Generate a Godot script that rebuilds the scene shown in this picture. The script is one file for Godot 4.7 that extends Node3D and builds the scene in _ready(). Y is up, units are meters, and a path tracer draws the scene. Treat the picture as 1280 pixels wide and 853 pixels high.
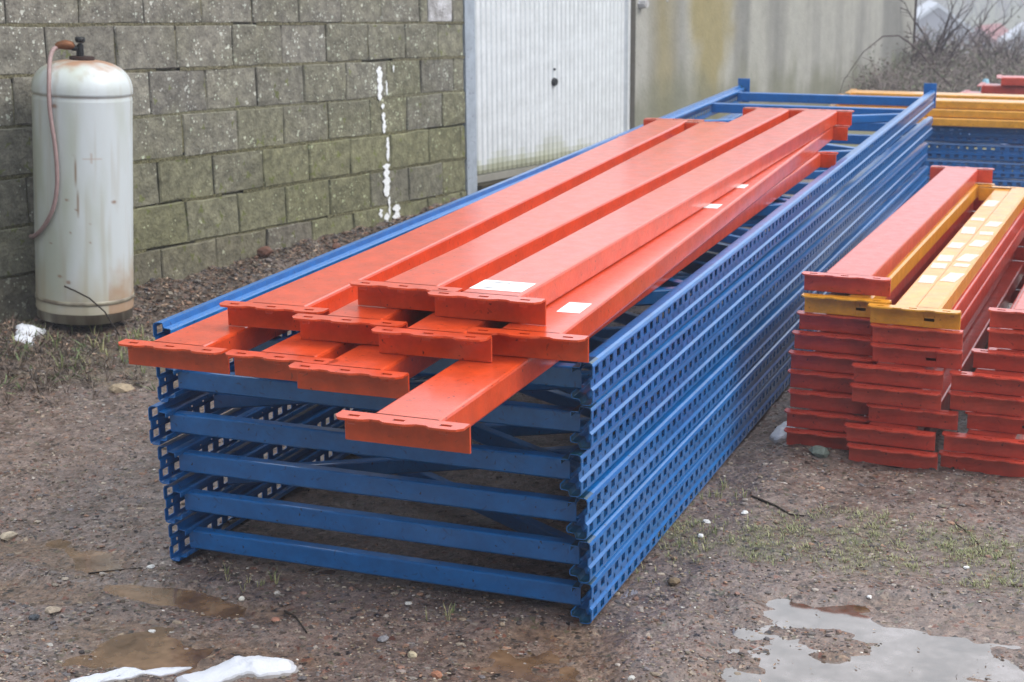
extends Node3D

var rng := RandomNumberGenerator.new()
var M := {}
var taken := {}
var n_macro := FastNoiseLite.new()
var n_mid := FastNoiseLite.new()
var n_fine := FastNoiseLite.new()
var n_big := FastNoiseLite.new()

# ---------------------------------------------------------------- naming
func numbered(called: String) -> String:
	if not taken.has(called):
		taken[called] = 0
		return called
	taken[called] += 1
	return "%s_%03d" % [called, taken[called]]

func tag(o: Node, label: String, category: String, group := "") -> Node:
	o.set_meta("label", label)
	o.set_meta("category", category)
	if group != "":
		o.set_meta("group", group)
	return o

func thing(called: String, label: String, category: String, at := Vector3.ZERO, turn := 0.0, group := "") -> Node3D:
	var o := Node3D.new()
	o.name = numbered(called)
	add_child(o)
	o.position = at
	o.rotation.y = turn
	tag(o, label, category, group)
	return o

func put(called: String, mesh: Mesh, mat: Material, parent: Node = self, xf := Transform3D.IDENTITY) -> MeshInstance3D:
	var o := MeshInstance3D.new()
	o.mesh = mesh
	o.material_override = mat
	o.transform = xf
	if parent == self:
		o.name = numbered(called)
		add_child(o)
	else:
		o.name = called
		var k := 0
		var nm := called
		while parent.has_node(NodePath(nm)):
			k += 1
			nm = "%s_%03d" % [called, k]
		o.name = nm
		parent.add_child(o, true)
	return o

func kind(o: Node, k: String) -> Node:
	o.set_meta("kind", k)
	return o

# ---------------------------------------------------------------- mesh building (quads given counter-clockwise seen from outside)
class MB:
	var v := PackedVector3Array()
	var c := PackedColorArray()
	var s := PackedInt32Array()
	var col := Color.WHITE
	var smooth := -1
	func tri(a: Vector3, b: Vector3, d: Vector3) -> void:
		v.append(a); v.append(d); v.append(b)
		c.append(col); c.append(col); c.append(col)
		s.append(smooth)
	func quad(a: Vector3, b: Vector3, d: Vector3, e: Vector3) -> void:
		tri(a, b, d)
		tri(a, d, e)
	func box(lo: Vector3, hi: Vector3) -> void:
		bevel(lo, hi, 0.0)
	func bevel(lo: Vector3, hi: Vector3, b: float, xf := Transform3D.IDENTITY) -> void:
		var p := []
		# each corner has three points, moved in along x, y or z
		for ix in 2:
			for iy in 2:
				for iz in 2:
					var q := Vector3(hi.x if ix else lo.x, hi.y if iy else lo.y, hi.z if iz else lo.z)
					var i := Vector3(-b if ix else b, -b if iy else b, -b if iz else b)
					p.append([xf * (q + Vector3(0, i.y, i.z)), xf * (q + Vector3(i.x, 0, i.z)), xf * (q + Vector3(i.x, i.y, 0))])
		var f := func(ix: int, iy: int, iz: int, a: int) -> Vector3: return p[ix * 4 + iy * 2 + iz][a]
		quad(f.call(1, 0, 0, 0), f.call(1, 1, 0, 0), f.call(1, 1, 1, 0), f.call(1, 0, 1, 0))
		quad(f.call(0, 0, 1, 0), f.call(0, 1, 1, 0), f.call(0, 1, 0, 0), f.call(0, 0, 0, 0))
		quad(f.call(0, 1, 0, 1), f.call(0, 1, 1, 1), f.call(1, 1, 1, 1), f.call(1, 1, 0, 1))
		quad(f.call(0, 0, 0, 1), f.call(1, 0, 0, 1), f.call(1, 0, 1, 1), f.call(0, 0, 1, 1))
		quad(f.call(0, 0, 1, 2), f.call(1, 0, 1, 2), f.call(1, 1, 1, 2), f.call(0, 1, 1, 2))
		quad(f.call(1, 0, 0, 2), f.call(0, 0, 0, 2), f.call(0, 1, 0, 2), f.call(1, 1, 0, 2))
		if b <= 0.0:
			return
		for iy in 2:
			for iz in 2:
				var flip := (iy == iz)
				_strip(f.call(0, iy, iz, 1), f.call(1, iy, iz, 1), f.call(1, iy, iz, 2), f.call(0, iy, iz, 2), not flip)
		for ix in 2:
			for iz in 2:
				_strip(f.call(ix, 0, iz, 2), f.call(ix, 1, iz, 2), f.call(ix, 1, iz, 0), f.call(ix, 0, iz, 0), ix != iz)
		for ix in 2:
			for iy in 2:
				_strip(f.call(ix, iy, 0, 0), f.call(ix, iy, 1, 0), f.call(ix, iy, 1, 1), f.call(ix, iy, 0, 1), ix != iy)
		for ix in 2:
			for iy in 2:
				for iz in 2:
					if (ix + iy + iz) % 2 == 1:
						tri(f.call(ix, iy, iz, 0), f.call(ix, iy, iz, 1), f.call(ix, iy, iz, 2))
					else:
						tri(f.call(ix, iy, iz, 0), f.call(ix, iy, iz, 2), f.call(ix, iy, iz, 1))
	func _strip(a: Vector3, b: Vector3, d: Vector3, e: Vector3, flip: bool) -> void:
		if flip:
			quad(a, b, d, e)
		else:
			quad(e, d, b, a)
	# a closed outline (counter-clockwise in x,y seen from +z) swept from z0 to z1 (z1 < z0 is away from the camera)
	func sweep(outline: PackedVector2Array, z0: float, z1: float, caps := true) -> void:
		var n := outline.size()
		for i in n:
			var a := outline[i]
			var b := outline[(i + 1) % n]
			quad(Vector3(a.x, a.y, z0), Vector3(a.x, a.y, z1), Vector3(b.x, b.y, z1), Vector3(b.x, b.y, z0))
		if caps:
			var t := Geometry2D.triangulate_polygon(outline)
			for k in range(0, t.size(), 3):
				var a := outline[t[k]]
				var b := outline[t[k + 1]]
				var d := outline[t[k + 2]]
				if (b - a).cross(d - a) < 0.0:
					var x := b
					b = d
					d = x
				tri(Vector3(a.x, a.y, z0), Vector3(b.x, b.y, z0), Vector3(d.x, d.y, z0))
				tri(Vector3(a.x, a.y, z1), Vector3(d.x, d.y, z1), Vector3(b.x, b.y, z1))
	func tube(path: Array, radii: Array, sides := 6) -> void:
		var old := smooth
		smooth = 1
		var rings := []
		var up := Vector3(0.13, 0.97, 0.2).normalized()
		for i in path.size():
			var d: Vector3 = (path[min(i + 1, path.size() - 1)] - path[max(i - 1, 0)]).normalized()
			var x := d.cross(up)
			if x.length() < 0.05:
				x = d.cross(Vector3(1, 0, 0))
			x = x.normalized()
			var y := x.cross(d).normalized()
			var ring := []
			for k in sides:
				var a := TAU * k / sides
				ring.append(path[i] + (x * cos(a) + y * sin(a)) * float(radii[i]))
			rings.append(ring)
		for i in path.size() - 1:
			for k in sides:
				var k2 := (k + 1) % sides
				quad(rings[i][k], rings[i][k2], rings[i + 1][k2], rings[i + 1][k])
		smooth = -1
		for k in range(1, sides - 1):
			tri(rings[0][0], rings[0][k + 1], rings[0][k])
			var e: Array = rings[path.size() - 1]
			tri(e[0], e[k], e[k + 1])
		smooth = old
	# profile of (radius, height) turned about y; colours by a function of the point
	func lathe(profile: Array, sides: int, tint = null) -> void:
		var old := smooth
		smooth = 2
		for i in profile.size() - 1:
			for k in sides:
				var a0 := TAU * k / sides
				var a1 := TAU * (k + 1) / sides
				var p0: Vector2 = profile[i]
				var p1: Vector2 = profile[i + 1]
				var q := [Vector3(p0.x * cos(a0), p0.y, p0.x * sin(a0)), Vector3(p1.x * cos(a0), p1.y, p1.x * sin(a0)), Vector3(p1.x * cos(a1), p1.y, p1.x * sin(a1)), Vector3(p0.x * cos(a1), p0.y, p0.x * sin(a1))]
				for t in [[0, 1, 2], [0, 2, 3]]:
					for j in [t[0], t[2], t[1]]:
						v.append(q[j])
						c.append(tint.call(q[j]) if tint != null else col)
					s.append(smooth)
		smooth = old
	func done() -> ArrayMesh:
		var st := SurfaceTool.new()
		st.begin(Mesh.PRIMITIVE_TRIANGLES)
		for i in v.size():
			st.set_smooth_group(s[i / 3])
			st.set_color(c[i])
			st.add_vertex(v[i])
		st.generate_normals()
		return st.commit()

func noise(seed_: int, freq: float, octaves := 3, type := FastNoiseLite.TYPE_SIMPLEX_SMOOTH) -> FastNoiseLite:
	var n := FastNoiseLite.new()
	n.seed = seed_
	n.frequency = freq
	n.noise_type = type
	n.fractal_octaves = octaves
	return n

# ---------------------------------------------------------------- textures
func l8(seed_: int, size: int, freq: float, octaves := 4) -> PackedByteArray:
	return noise(seed_, freq, octaves).get_seamless_image(size, size).get_data()

func tex(im: Image) -> ImageTexture:
	return ImageTexture.create_from_image(im)

func from_bytes(b: PackedByteArray, size: int) -> Image:
	return Image.create_from_data(size, size, false, Image.FORMAT_RGB8, b)

func splat(b: PackedByteArray, size: int, x: float, y: float, rx: float, ry: float, ang: float, col: Color, wob := 0.25) -> void:
	var r := int(ceil(max(rx, ry) * 1.3)) + 1
	var ca := cos(ang)
	var sa := sin(ang)
	var ph := rng.randf() * TAU
	for j in range(-r, r + 1):
		for i in range(-r, r + 1):
			var u := (i * ca + j * sa) / rx
			var w := (-i * sa + j * ca) / ry
			var d := sqrt(u * u + w * w)
			if d < 1.0 + wob * sin(3.0 * atan2(w, u) + ph):
				var px := posmod(int(x) + i, size)
				var py := posmod(int(y) + j, size)
				var k := (py * size + px) * 3
				var shade := 1.0 + 0.08 * sin(i * 1.7 + j * 2.3 + ph)
				b[k] = clampi(int(col.r * 255.0 * shade), 0, 255)
				b[k + 1] = clampi(int(col.g * 255.0 * shade), 0, 255)
				b[k + 2] = clampi(int(col.b * 255.0 * shade), 0, 255)

# fills an image with a mix of two colours by noise, then leaves it as bytes
func base_bytes(size: int, a: Color, b: Color, seed_: int, freq: float, grain := 0.0) -> PackedByteArray:
	var n1 := l8(seed_, size, freq)
	var n2 := l8(seed_ + 7, size, freq * 5.0)
	var out := PackedByteArray()
	out.resize(size * size * 3)
	for i in size * size:
		var t := clampf((n1[i] * 0.65 + n2[i] * 0.35) / 255.0 * 1.6 - 0.3, 0.0, 1.0)
		var g := 1.0 + (rng.randf() - 0.5) * grain
		out[i * 3] = clampi(int(lerpf(a.r, b.r, t) * 255.0 * g), 0, 255)
		out[i * 3 + 1] = clampi(int(lerpf(a.g, b.g, t) * 255.0 * g), 0, 255)
		out[i * 3 + 2] = clampi(int(lerpf(a.b, b.b, t) * 255.0 * g), 0, 255)
	return out

func normal_tex(seed_: int, size: int, freq: float, strength: float, octaves := 4) -> ImageTexture:
	var im := noise(seed_, freq, octaves).get_seamless_image(size, size)
	im.convert(Image.FORMAT_RGBA8)
	im.bump_map_to_normal_map(strength)
	return tex(im)

func mat(col: Color, rough: float, opts := {}) -> StandardMaterial3D:
	var m := StandardMaterial3D.new()
	m.albedo_color = col
	m.roughness = rough
	m.metallic_specular = opts.get("spec", 0.5)
	m.metallic = opts.get("metal", 0.0)
	if opts.has("tex"):
		m.albedo_texture = opts.tex
	if opts.has("rtex"):
		m.roughness_texture = opts.rtex
		m.roughness_texture_channel = BaseMaterial3D.TEXTURE_CHANNEL_RED
	if opts.has("ntex"):
		m.normal_enabled = true
		m.normal_texture = opts.ntex
		m.normal_scale = opts.get("nscale", 1.0)
	if opts.has("scale"):
		m.uv1_triplanar = true
		m.uv1_world_triplanar = opts.get("world", true)
		m.uv1_scale = Vector3.ONE * float(opts.scale)
		m.uv1_triplanar_sharpness = 4.0
	if opts.get("vc", false):
		m.vertex_color_use_as_albedo = true
	m.cull_mode = BaseMaterial3D.CULL_DISABLED if opts.get("two", false) else BaseMaterial3D.CULL_BACK
	return m

func make_materials() -> void:
	# worn gloss paint: tone drifts a little, with specks and scuffs
	var pb := base_bytes(512, Color(0.86, 0.86, 0.86), Color(1, 1, 1), 11, 0.012, 0.03)
	for i in 260:
		splat(pb, 512, rng.randf() * 512, rng.randf() * 512, rng.randf_range(0.7, 2.2), rng.randf_range(0.7, 7.0), rng.randf() * TAU, Color(0.72, 0.70, 0.70).lerp(Color(0.9, 0.88, 0.86), rng.randf()))
	for i in 60:
		splat(pb, 512, rng.randf() * 512, rng.randf() * 512, rng.randf_range(0.8, 1.6), rng.randf_range(1.0, 3.0), rng.randf() * TAU, Color(0.42, 0.36, 0.33))
	var paint := tex(from_bytes(pb, 512))
	var rb := base_bytes(512, Color(0.72, 0.72, 0.72), Color(1, 1, 1), 23, 0.02, 0.12)
	var prough := tex(from_bytes(rb, 512))
	var orange_peel := normal_tex(31, 512, 0.05, 1.2)
	var dm := PackedByteArray()
	dm.resize(512 * 512)
	dm.fill(90)
	for i in 2600:
		var dx := rng.randi() % 512
		var dy := rng.randi() % 512
		var dr := rng.randf_range(1.0, 2.6)
		for jy in range(-3, 4):
			for jx in range(-3, 4):
				var q := (jx * jx + jy * jy) / (dr * dr)
				if q < 1.0:
					dm[posmod(dy + jy, 512) * 512 + posmod(dx + jx, 512)] = int(90 + 110 * sqrt(1.0 - q))
	var dim := Image.create_from_data(512, 512, false, Image.FORMAT_L8, dm)
	dim.convert(Image.FORMAT_RGBA8)
	dim.bump_map_to_normal_map(2.0)
	var droplets := tex(dim)
	var paint_opts := {"tex": paint, "rtex": prough, "ntex": droplets, "nscale": 0.22, "scale": 1.7}
	M.orange = mat(Color(0.84, 0.29, 0.12), 0.40, paint_opts)
	M.red = mat(Color(0.80, 0.29, 0.20), 0.46, paint_opts)
	M.red_worn = mat(Color(0.77, 0.265, 0.19), 0.48, paint_opts)
	M.yellow = mat(Color(0.89, 0.62, 0.16), 0.42, paint_opts)
	var blue_opts := paint_opts.duplicate()
	blue_opts.vc = true
	M.blue = mat(Color(0.035, 0.405, 0.69), 0.40, blue_opts)
	# the paint is wet: a thin film of water over it
	for k in ["orange", "red", "red_worn", "yellow", "blue"]:
		var pm: StandardMaterial3D = M[k]
		pm.clearcoat_enabled = true
		pm.clearcoat = 0.7
		pm.clearcoat_roughness = 0.16
	var mottle := base_bytes(256, Color(0.74, 0.72, 0.69), Color(1, 1, 1), 99, 0.03, 0.1)
	M.sticker = mat(Color(0.90, 0.90, 0.90), 0.55)
	M.old_sticker = mat(Color(0.88, 0.85, 0.80), 0.6, {"tex": tex(from_bytes(mottle, 256)), "scale": 14.0})
	M.print = mat(Color(0.30, 0.30, 0.33), 0.6)
	# concrete blocks
	var fine_n := normal_tex(41, 512, 0.06, 5.0, 5)
	for k in 3:
		var bb := base_bytes(512, Color(0.50, 0.49, 0.475), Color(0.70, 0.69, 0.66), 51 + k, 0.02, 0.22)
		for i in 900:
			var g := rng.randf()
			splat(bb, 512, rng.randf() * 512, rng.randf() * 512, rng.randf_range(0.6, 1.8), rng.randf_range(0.6, 1.8), 0.0, Color(0.33, 0.33, 0.31).lerp(Color(0.80, 0.79, 0.76), g))
		var lich := [190, 90, 26][k] as int
		for i in lich:
			var cx := rng.randf() * 512
			var cy := rng.randf() * 512
			for j in rng.randi_range(1, 5):
				var rr := rng.randf_range(1.0, 3.2) if rng.randf() < 0.9 else rng.randf_range(3.2, 6.0)
				splat(bb, 512, cx + rng.randfn(0, 13), cy + rng.randfn(0, 18), rr, rr * rng.randf_range(0.8, 1.3), rng.randf() * TAU, Color(0.84, 0.88, 0.85).lerp(Color(0.97, 0.98, 0.97), rng.randf()), 0.15)
		for i in [4, 22, 50][k]:
			splat(bb, 512, rng.randf() * 512, rng.randf() * 512, rng.randf_range(3, 9), rng.randf_range(3, 12), rng.randf() * TAU, Color(0.50, 0.52, 0.38).lerp(Color(0.58, 0.60, 0.46), rng.randf()), 0.5)
		M["block_%d" % k] = mat(Color(0.97, 0.97, 0.96), 0.95, {"tex": tex(from_bytes(bb, 512)), "ntex": fine_n, "nscale": 0.5, "scale": 1.4, "vc": true, "spec": 0.25})
	M.white_paint = mat(Color(0.90, 0.91, 0.92), 0.8, {"ntex": fine_n, "nscale": 0.8, "scale": 2.0, "spec": 0.25})
	M.whitewash = mat(Color(0.80, 0.80, 0.82), 0.9, {"tex": tex(from_bytes(base_bytes(256, Color(0.66, 0.65, 0.63), Color(1, 1, 1), 58, 0.02, 0.15), 256)), "ntex": fine_n, "nscale": 0.8, "scale": 2.0, "spec": 0.25})
	var mb := base_bytes(512, Color(0.40, 0.395, 0.35), Color(0.60, 0.585, 0.52), 67, 0.03, 0.3)
	M.mortar = mat(Color(0.9, 0.9, 0.88), 0.97, {"tex": tex(from_bytes(mb, 512)), "ntex": fine_n, "nscale": 1.4, "scale": 2.2, "vc": true, "spec": 0.2})
	var cb := base_bytes(512, Color(0.70, 0.70, 0.68), Color(0.76, 0.755, 0.735), 71, 0.012, 0.04)
	for i in 90:
		splat(cb, 512, rng.randf() * 512, rng.randf() * 512, rng.randf_range(0.7, 2.0), rng.randf_range(0.7, 2.4), 0.0, Color(0.48, 0.48, 0.46))
	M.render = mat(Color(1, 1, 1), 0.92, {"tex": tex(from_bytes(cb, 512)), "ntex": fine_n, "nscale": 0.18, "scale": 0.9, "vc": true, "spec": 0.25})
	var db := base_bytes(512, Color(0.90, 0.90, 0.90), Color(1, 1, 1), 77, 0.015, 0.03)
	M.door = mat(Color(0.90, 0.90, 0.895), 0.5, {"tex": tex(from_bytes(db, 512)), "scale": 0.8, "vc": true})
	M.frame_grey = mat(Color(0.62, 0.66, 0.71), 0.6, {"tex": paint, "scale": 1.0})
	M.dark_metal = mat(Color(0.12, 0.13, 0.14), 0.5, {"tex": paint, "scale": 6.0, "metal": 0.3})
	M.cylinder = mat(Color(1, 1, 1), 0.5, {"rtex": prough, "ntex": orange_peel, "nscale": 0.15, "scale": 2.0, "vc": true})
	M.rust = mat(Color(0.33, 0.17, 0.10), 0.9, {"tex": tex(from_bytes(mb, 512)), "scale": 6.0})
	M.brass = mat(Color(0.50, 0.33, 0.22), 0.6, {"metal": 0.5, "tex": paint, "scale": 8.0})
	M.hose = mat(Color(0.62, 0.525, 0.52), 0.6, {"tex": paint, "scale": 5.0, "vc": true})
	# ground: gravelly mud
	var gb := base_bytes(1024, Color(0.46, 0.41, 0.395), Color(0.82, 0.75, 0.725), 81, 0.035, 0.3)
	var tones := [Color(0.70, 0.64, 0.63), Color(0.55, 0.50, 0.49), Color(0.80, 0.75, 0.71), Color(0.66, 0.50, 0.45), Color(0.42, 0.38, 0.36), Color(0.86, 0.83, 0.79), Color(0.60, 0.58, 0.60), Color(0.52, 0.46, 0.36), Color(0.72, 0.60, 0.52), Color(0.28, 0.24, 0.23), Color(0.34, 0.28, 0.24), Color(0.24, 0.22, 0.22), Color(0.62, 0.42, 0.35), Color(0.50, 0.50, 0.42)]
	for i in 19000:
		var r := rng.randf_range(0.8, 2.6) if rng.randf() < 0.84 else rng.randf_range(2.6, 8.0)
		splat(gb, 1024, rng.randf() * 1024, rng.randf() * 1024, r, r * rng.randf_range(0.35, 0.9), rng.randf() * TAU, tones[rng.randi() % tones.size()] * rng.randf_range(0.8, 1.1))
	var ground_n := normal_tex(85, 1024, 0.05, 7.0, 5)
	var gr := base_bytes(512, Color(0.35, 0.35, 0.35), Color(1, 1, 1), 88, 0.02, 0.25)
	M.ground = mat(Color(1, 1, 1), 0.72, {"tex": tex(from_bytes(gb, 1024)), "ntex": ground_n, "nscale": 0.45, "rtex": tex(from_bytes(gr, 512)), "scale": 0.83, "vc": true, "spec": 0.6})
	M.far_ground = mat(Color(1, 1, 1), 0.95, {"vc": true, "spec": 0.2})
	M.stone = mat(Color(1, 1, 1), 0.75, {"tex": tex(from_bytes(base_bytes(256, Color(0.72, 0.72, 0.72), Color(1, 1, 1), 91, 0.03, 0.2), 256)), "scale": 9.0, "vc": true})
	M.leaf = mat(Color(1, 1, 1), 0.7, {"vc": true, "two": true})
	M.grass = mat(Color(1, 1, 1), 0.65, {"vc": true, "two": true})
	M.twig = mat(Color(0.30, 0.23, 0.19), 0.9, {"tex": tex(from_bytes(mb, 512)), "scale": 7.0})
	M.bramble = mat(Color(0.30, 0.25, 0.25), 0.9, {"vc": true})
	M.snow = mat(Color(0.80, 0.815, 0.85), 0.7, {"ntex": ground_n, "nscale": 0.35, "scale": 2.3, "vc": true, "spec": 0.3})
	M.silt = mat(Color(0.62, 0.55, 0.48), 0.16, {"tex": tex(from_bytes(base_bytes(512, Color(0.52, 0.45, 0.38), Color(0.88, 0.80, 0.72), 98, 0.01, 0.04), 512)), "ntex": normal_tex(96, 512, 0.03, 2.0, 4), "nscale": 0.10, "scale": 1.2, "vc": true, "spec": 0.6})
	M.water = mat(Color(0.36, 0.31, 0.27), 0.03, {"ntex": normal_tex(95, 256, 0.012, 1.0, 2), "nscale": 0.02, "scale": 1.2, "spec": 1.0})
	var wb := base_bytes(512, Color(0.34, 0.27, 0.20), Color(0.62, 0.57, 0.54), 97, 0.008, 0.02)
	M.water.albedo_color = Color(0.78, 0.78, 0.80)
	M.water.albedo_texture = tex(from_bytes(wb, 512))
	M.silt.clearcoat_enabled = true
	M.silt.clearcoat = 0.8
	M.silt.clearcoat_roughness = 0.06
	M.water.clearcoat_enabled = true
	M.water.clearcoat = 1.0
	M.water.clearcoat_roughness = 0.03
	M.plaster = mat(Color(0.58, 0.57, 0.60), 0.9, {"vc": true})
	M.roof_red = mat(Color(0.52, 0.28, 0.27), 0.85)
	M.roof_snow = mat(Color(0.74, 0.75, 0.78), 0.8)
	M.window = mat(Color(0.10, 0.11, 0.13), 0.15)
	M.tip = mat(Color(0.50, 0.68, 0.76), 0.5, {"tex": paint, "scale": 3.0})

# ---------------------------------------------------------------- ground
const WALL_O := Vector2(-2.8205, -2.5047)
const WALL_D := Vector2(0.12187, -0.99255)
const WALL_N := Vector2(0.99255, 0.12187)

func wall_dist(x: float, z: float) -> float:
	return (Vector2(x, z) - WALL_O).dot(WALL_N)

func basin(x: float, z: float, cx: float, cz: float, rx: float, rz: float, depth: float) -> float:
	var d := sqrt(pow((x - cx) / rx, 2.0) + pow((z - cz) / rz, 2.0))
	return -depth * (1.0 - smoothstep(0.45, 1.15, d))

func terrain(x: float, z: float) -> float:
	var h := 0.0
	if z < -1.2:
		h = -0.021 * (min(-z, 6.0) - 1.2)
	if z < 0.0 and z > -7.5:
		h = lerpf(-0.0178 * minf(-z, 6.0), h, maxf(smoothstep(0.04, 0.16, x), smoothstep(6.0, 7.5, -z)))
	if z < -6.0:
		h -= 0.020 * (min(-z, 15.0) - 6.0)
	if z < -15.0:
		var t := smoothstep(14.0, 80.0, -z)
		h -= 7.2 * t
		h += 22.0 * smoothstep(95.0, 420.0, -z)
		h += n_big.get_noise_2d(x, z) * 1.6 * smoothstep(20.0, 80.0, -z)
	return h

func bank(x: float, z: float) -> float:
	var d := wall_dist(x, z)
	var t := 1.0 - smoothstep(0.05, 0.62, d)
	return t * (0.055 + 0.05 * n_macro.get_noise_2d(x * 1.4 + 9.0, z * 1.4))

func height(x: float, z: float) -> float:
	var h := terrain(x, z)
	var edge := minf(minf(x + 3.6, 1.6 - x), minf(z + 7.5, 1.2 - z))
	var f := clampf(edge / 0.15, 0.0, 1.0)
	if f <= 0.0:
		return h
	h += bank(x, z) * f
	var wet := wetness(x, z)
	var rough := 1.0 - 0.75 * wet
	h += f * (0.011 * n_macro.get_noise_2d(x, z) + rough * (0.0075 * n_mid.get_noise_2d(x, z) + 0.0042 * n_fine.get_noise_2d(x, z)))
	h -= f * 0.0095 * wet
	h += f * 0.0055 * n_mid.get_noise_2d(x * 1.2 + 80.0, z * 2.0) * (1.0 - smoothstep(0.7, 1.2, sqrt(pow((x - 0.66) / 0.55, 2.0) + pow((z - 0.06) / 0.36, 2.0))))
	h += f * basin(x, z, 0.66, 0.085, 0.52, 0.36, 0.0195)
	h += f * 0.012 * (1.0 - smoothstep(0.3, 1.0, Vector2((x - 0.50) / 0.05, (z + 0.06) / 0.022).length() + 0.4 * n_mid.get_noise_2d(x, z)))
	h += f * 0.012 * (1.0 - smoothstep(0.5, 1.0, Vector2((x - 0.17) / 0.15, (z - 0.02) / 0.22).length()))
	h += f * 0.012 * (1.0 - smoothstep(0.3, 1.0, Vector2((x - 0.80) / 0.07, (z + 0.06) / 0.02).length() + 0.5 * n_mid.get_noise_2d(x, z)))
	h += f * 0.03 * (1.0 - smoothstep(0.0, 0.30, Vector2(x + 2.62, z + 1.42).length()))
	return h

# 1 where the mud is smooth and full of water
func wetness(x: float, z: float) -> float:
	var w := 0.0
	for p in [[-0.86, 0.40, 0.30, 0.12], [-0.62, 0.34, 0.16, 0.05], [-0.01, 0.05, 0.15, 0.08], [-0.03, 0.21, 0.18, 0.12], [-1.36, 0.05, 0.26, 0.10], [-1.30, 0.25, 0.2, 0.07], [-0.75, 0.17, 0.16, 0.045], [0.68, -0.27, 0.42, 0.12], [-1.0, 0.15, 0.18, 0.05]]:
		var d := sqrt(pow((x - p[0]) / p[2], 2.0) + pow((z - p[1]) / p[3], 2.0))
		d += 0.55 * n_macro.get_noise_2d(x * 2.3 + 40.0, z * 2.3) + 0.2 * n_mid.get_noise_2d(x, z + 30.0)
		w = maxf(w, 1.0 - smoothstep(0.65, 1.15, d))
	return w

func mossy(x: float, z: float) -> float:
	var m := 0.0
	for p in [[0.50, -0.70, 0.55, 0.22], [0.16, -0.62, 0.25, 0.2], [0.85, -0.62, 0.3, 0.16], [-2.3, -1.5, 0.4, 0.3]]:
		var d := sqrt(pow((x - p[0]) / p[2], 2.0) + pow((z - p[1]) / p[3], 2.0))
		m = maxf(m, (1.0 - smoothstep(0.5, 1.2, d)))
	return clampf(m * (0.55 + 1.1 * n_mid.get_noise_2d(x * 0.6 + 5.0, z * 0.6)), 0.0, 1.0)

func ground_colour(x: float, z: float) -> Color:
	var a := n_macro.get_noise_2d(x + 20.0, z - 7.0)
	var b := n_mid.get_noise_2d(x - 3.0, z + 11.0)
	var c := Color(0.46, 0.40, 0.375).lerp(Color(0.40, 0.36, 0.355), clampf(0.5 + a * 1.4, 0, 1))
	c = c.lerp(Color(0.22, 0.165, 0.13), clampf(b * 1.1, 0, 0.8))
	c = c.lerp(Color(0.43, 0.335, 0.245), 0.8 * wetness(x, z))
	c = c.lerp(Color(0.25, 0.27, 0.15), 0.55 * mossy(x, z))
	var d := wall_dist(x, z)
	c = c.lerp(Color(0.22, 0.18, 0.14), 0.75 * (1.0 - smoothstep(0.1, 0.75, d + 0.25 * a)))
	# smooth grey film of mud before the puddle
	var fm := sqrt(pow((x - 0.62) / 0.42, 2.0) + pow((z + 0.27) / 0.13, 2.0)) + 0.5 * a
	c = c.lerp(Color(0.45, 0.40, 0.39), 0.7 * (1.0 - smoothstep(0.5, 1.1, fm)))
	# soaked, darker rim around standing water
	var pd := sqrt(pow((x - 0.66) / 0.52, 2.0) + pow((z - 0.11) / 0.34, 2.0))
	c = c.lerp(Color(0.40, 0.29, 0.20), 0.75 * (1.0 - smoothstep(0.5, 0.95, pd)))
	return Color(c.r * 0.83, c.g * 0.845, c.b * 0.82)

func far_colour(x: float, z: float) -> Color:
	var c := Color(0.20, 0.18, 0.14)
	var a := n_big.get_noise_2d(x * 1.5, z * 1.5)
	c = c.lerp(Color(0.13, 0.14, 0.08), clampf(0.5 + a, 0, 1))
	return c

func grid_mesh(xs: PackedFloat32Array, zs: PackedFloat32Array, hole: bool, h: Callable, colour: Callable) -> ArrayMesh:
	var nx := xs.size()
	var nz := zs.size()
	var v := PackedVector3Array()
	var c := PackedColorArray()
	var idx := PackedInt32Array()
	v.resize(nx * nz)
	c.resize(nx * nz)
	for j in nz:
		for i in nx:
			v[j * nx + i] = Vector3(xs[i], h.call(xs[i], zs[j]), zs[j])
			c[j * nx + i] = colour.call(xs[i], zs[j])
	for j in nz - 1:
		for i in nx - 1:
			if hole and xs[i] >= -3.61 and xs[i + 1] <= 1.61 and zs[j] >= -7.51 and zs[j + 1] <= 1.21:
				continue
			var k := j * nx + i
			idx.append_array([k, k + 1, k + nx, k + 1, k + nx + 1, k + nx])
	var n := PackedVector3Array()
	n.resize(v.size())
	for t in range(0, idx.size(), 3):
		var f := (v[idx[t + 2]] - v[idx[t]]).cross(v[idx[t + 1]] - v[idx[t]])
		for q in 3:
			n[idx[t + q]] += f
	for i in n.size():
		n[i] = n[i].normalized() if n[i].length() > 0.0 else Vector3.UP
	var arr := []
	arr.resize(Mesh.ARRAY_MAX)
	arr[Mesh.ARRAY_VERTEX] = v
	arr[Mesh.ARRAY_NORMAL] = n
	arr[Mesh.ARRAY_COLOR] = c
	arr[Mesh.ARRAY_INDEX] = idx
	var m := ArrayMesh.new()
	m.add_surface_from_arrays(Mesh.PRIMITIVE_TRIANGLES, arr)
	return m

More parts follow.
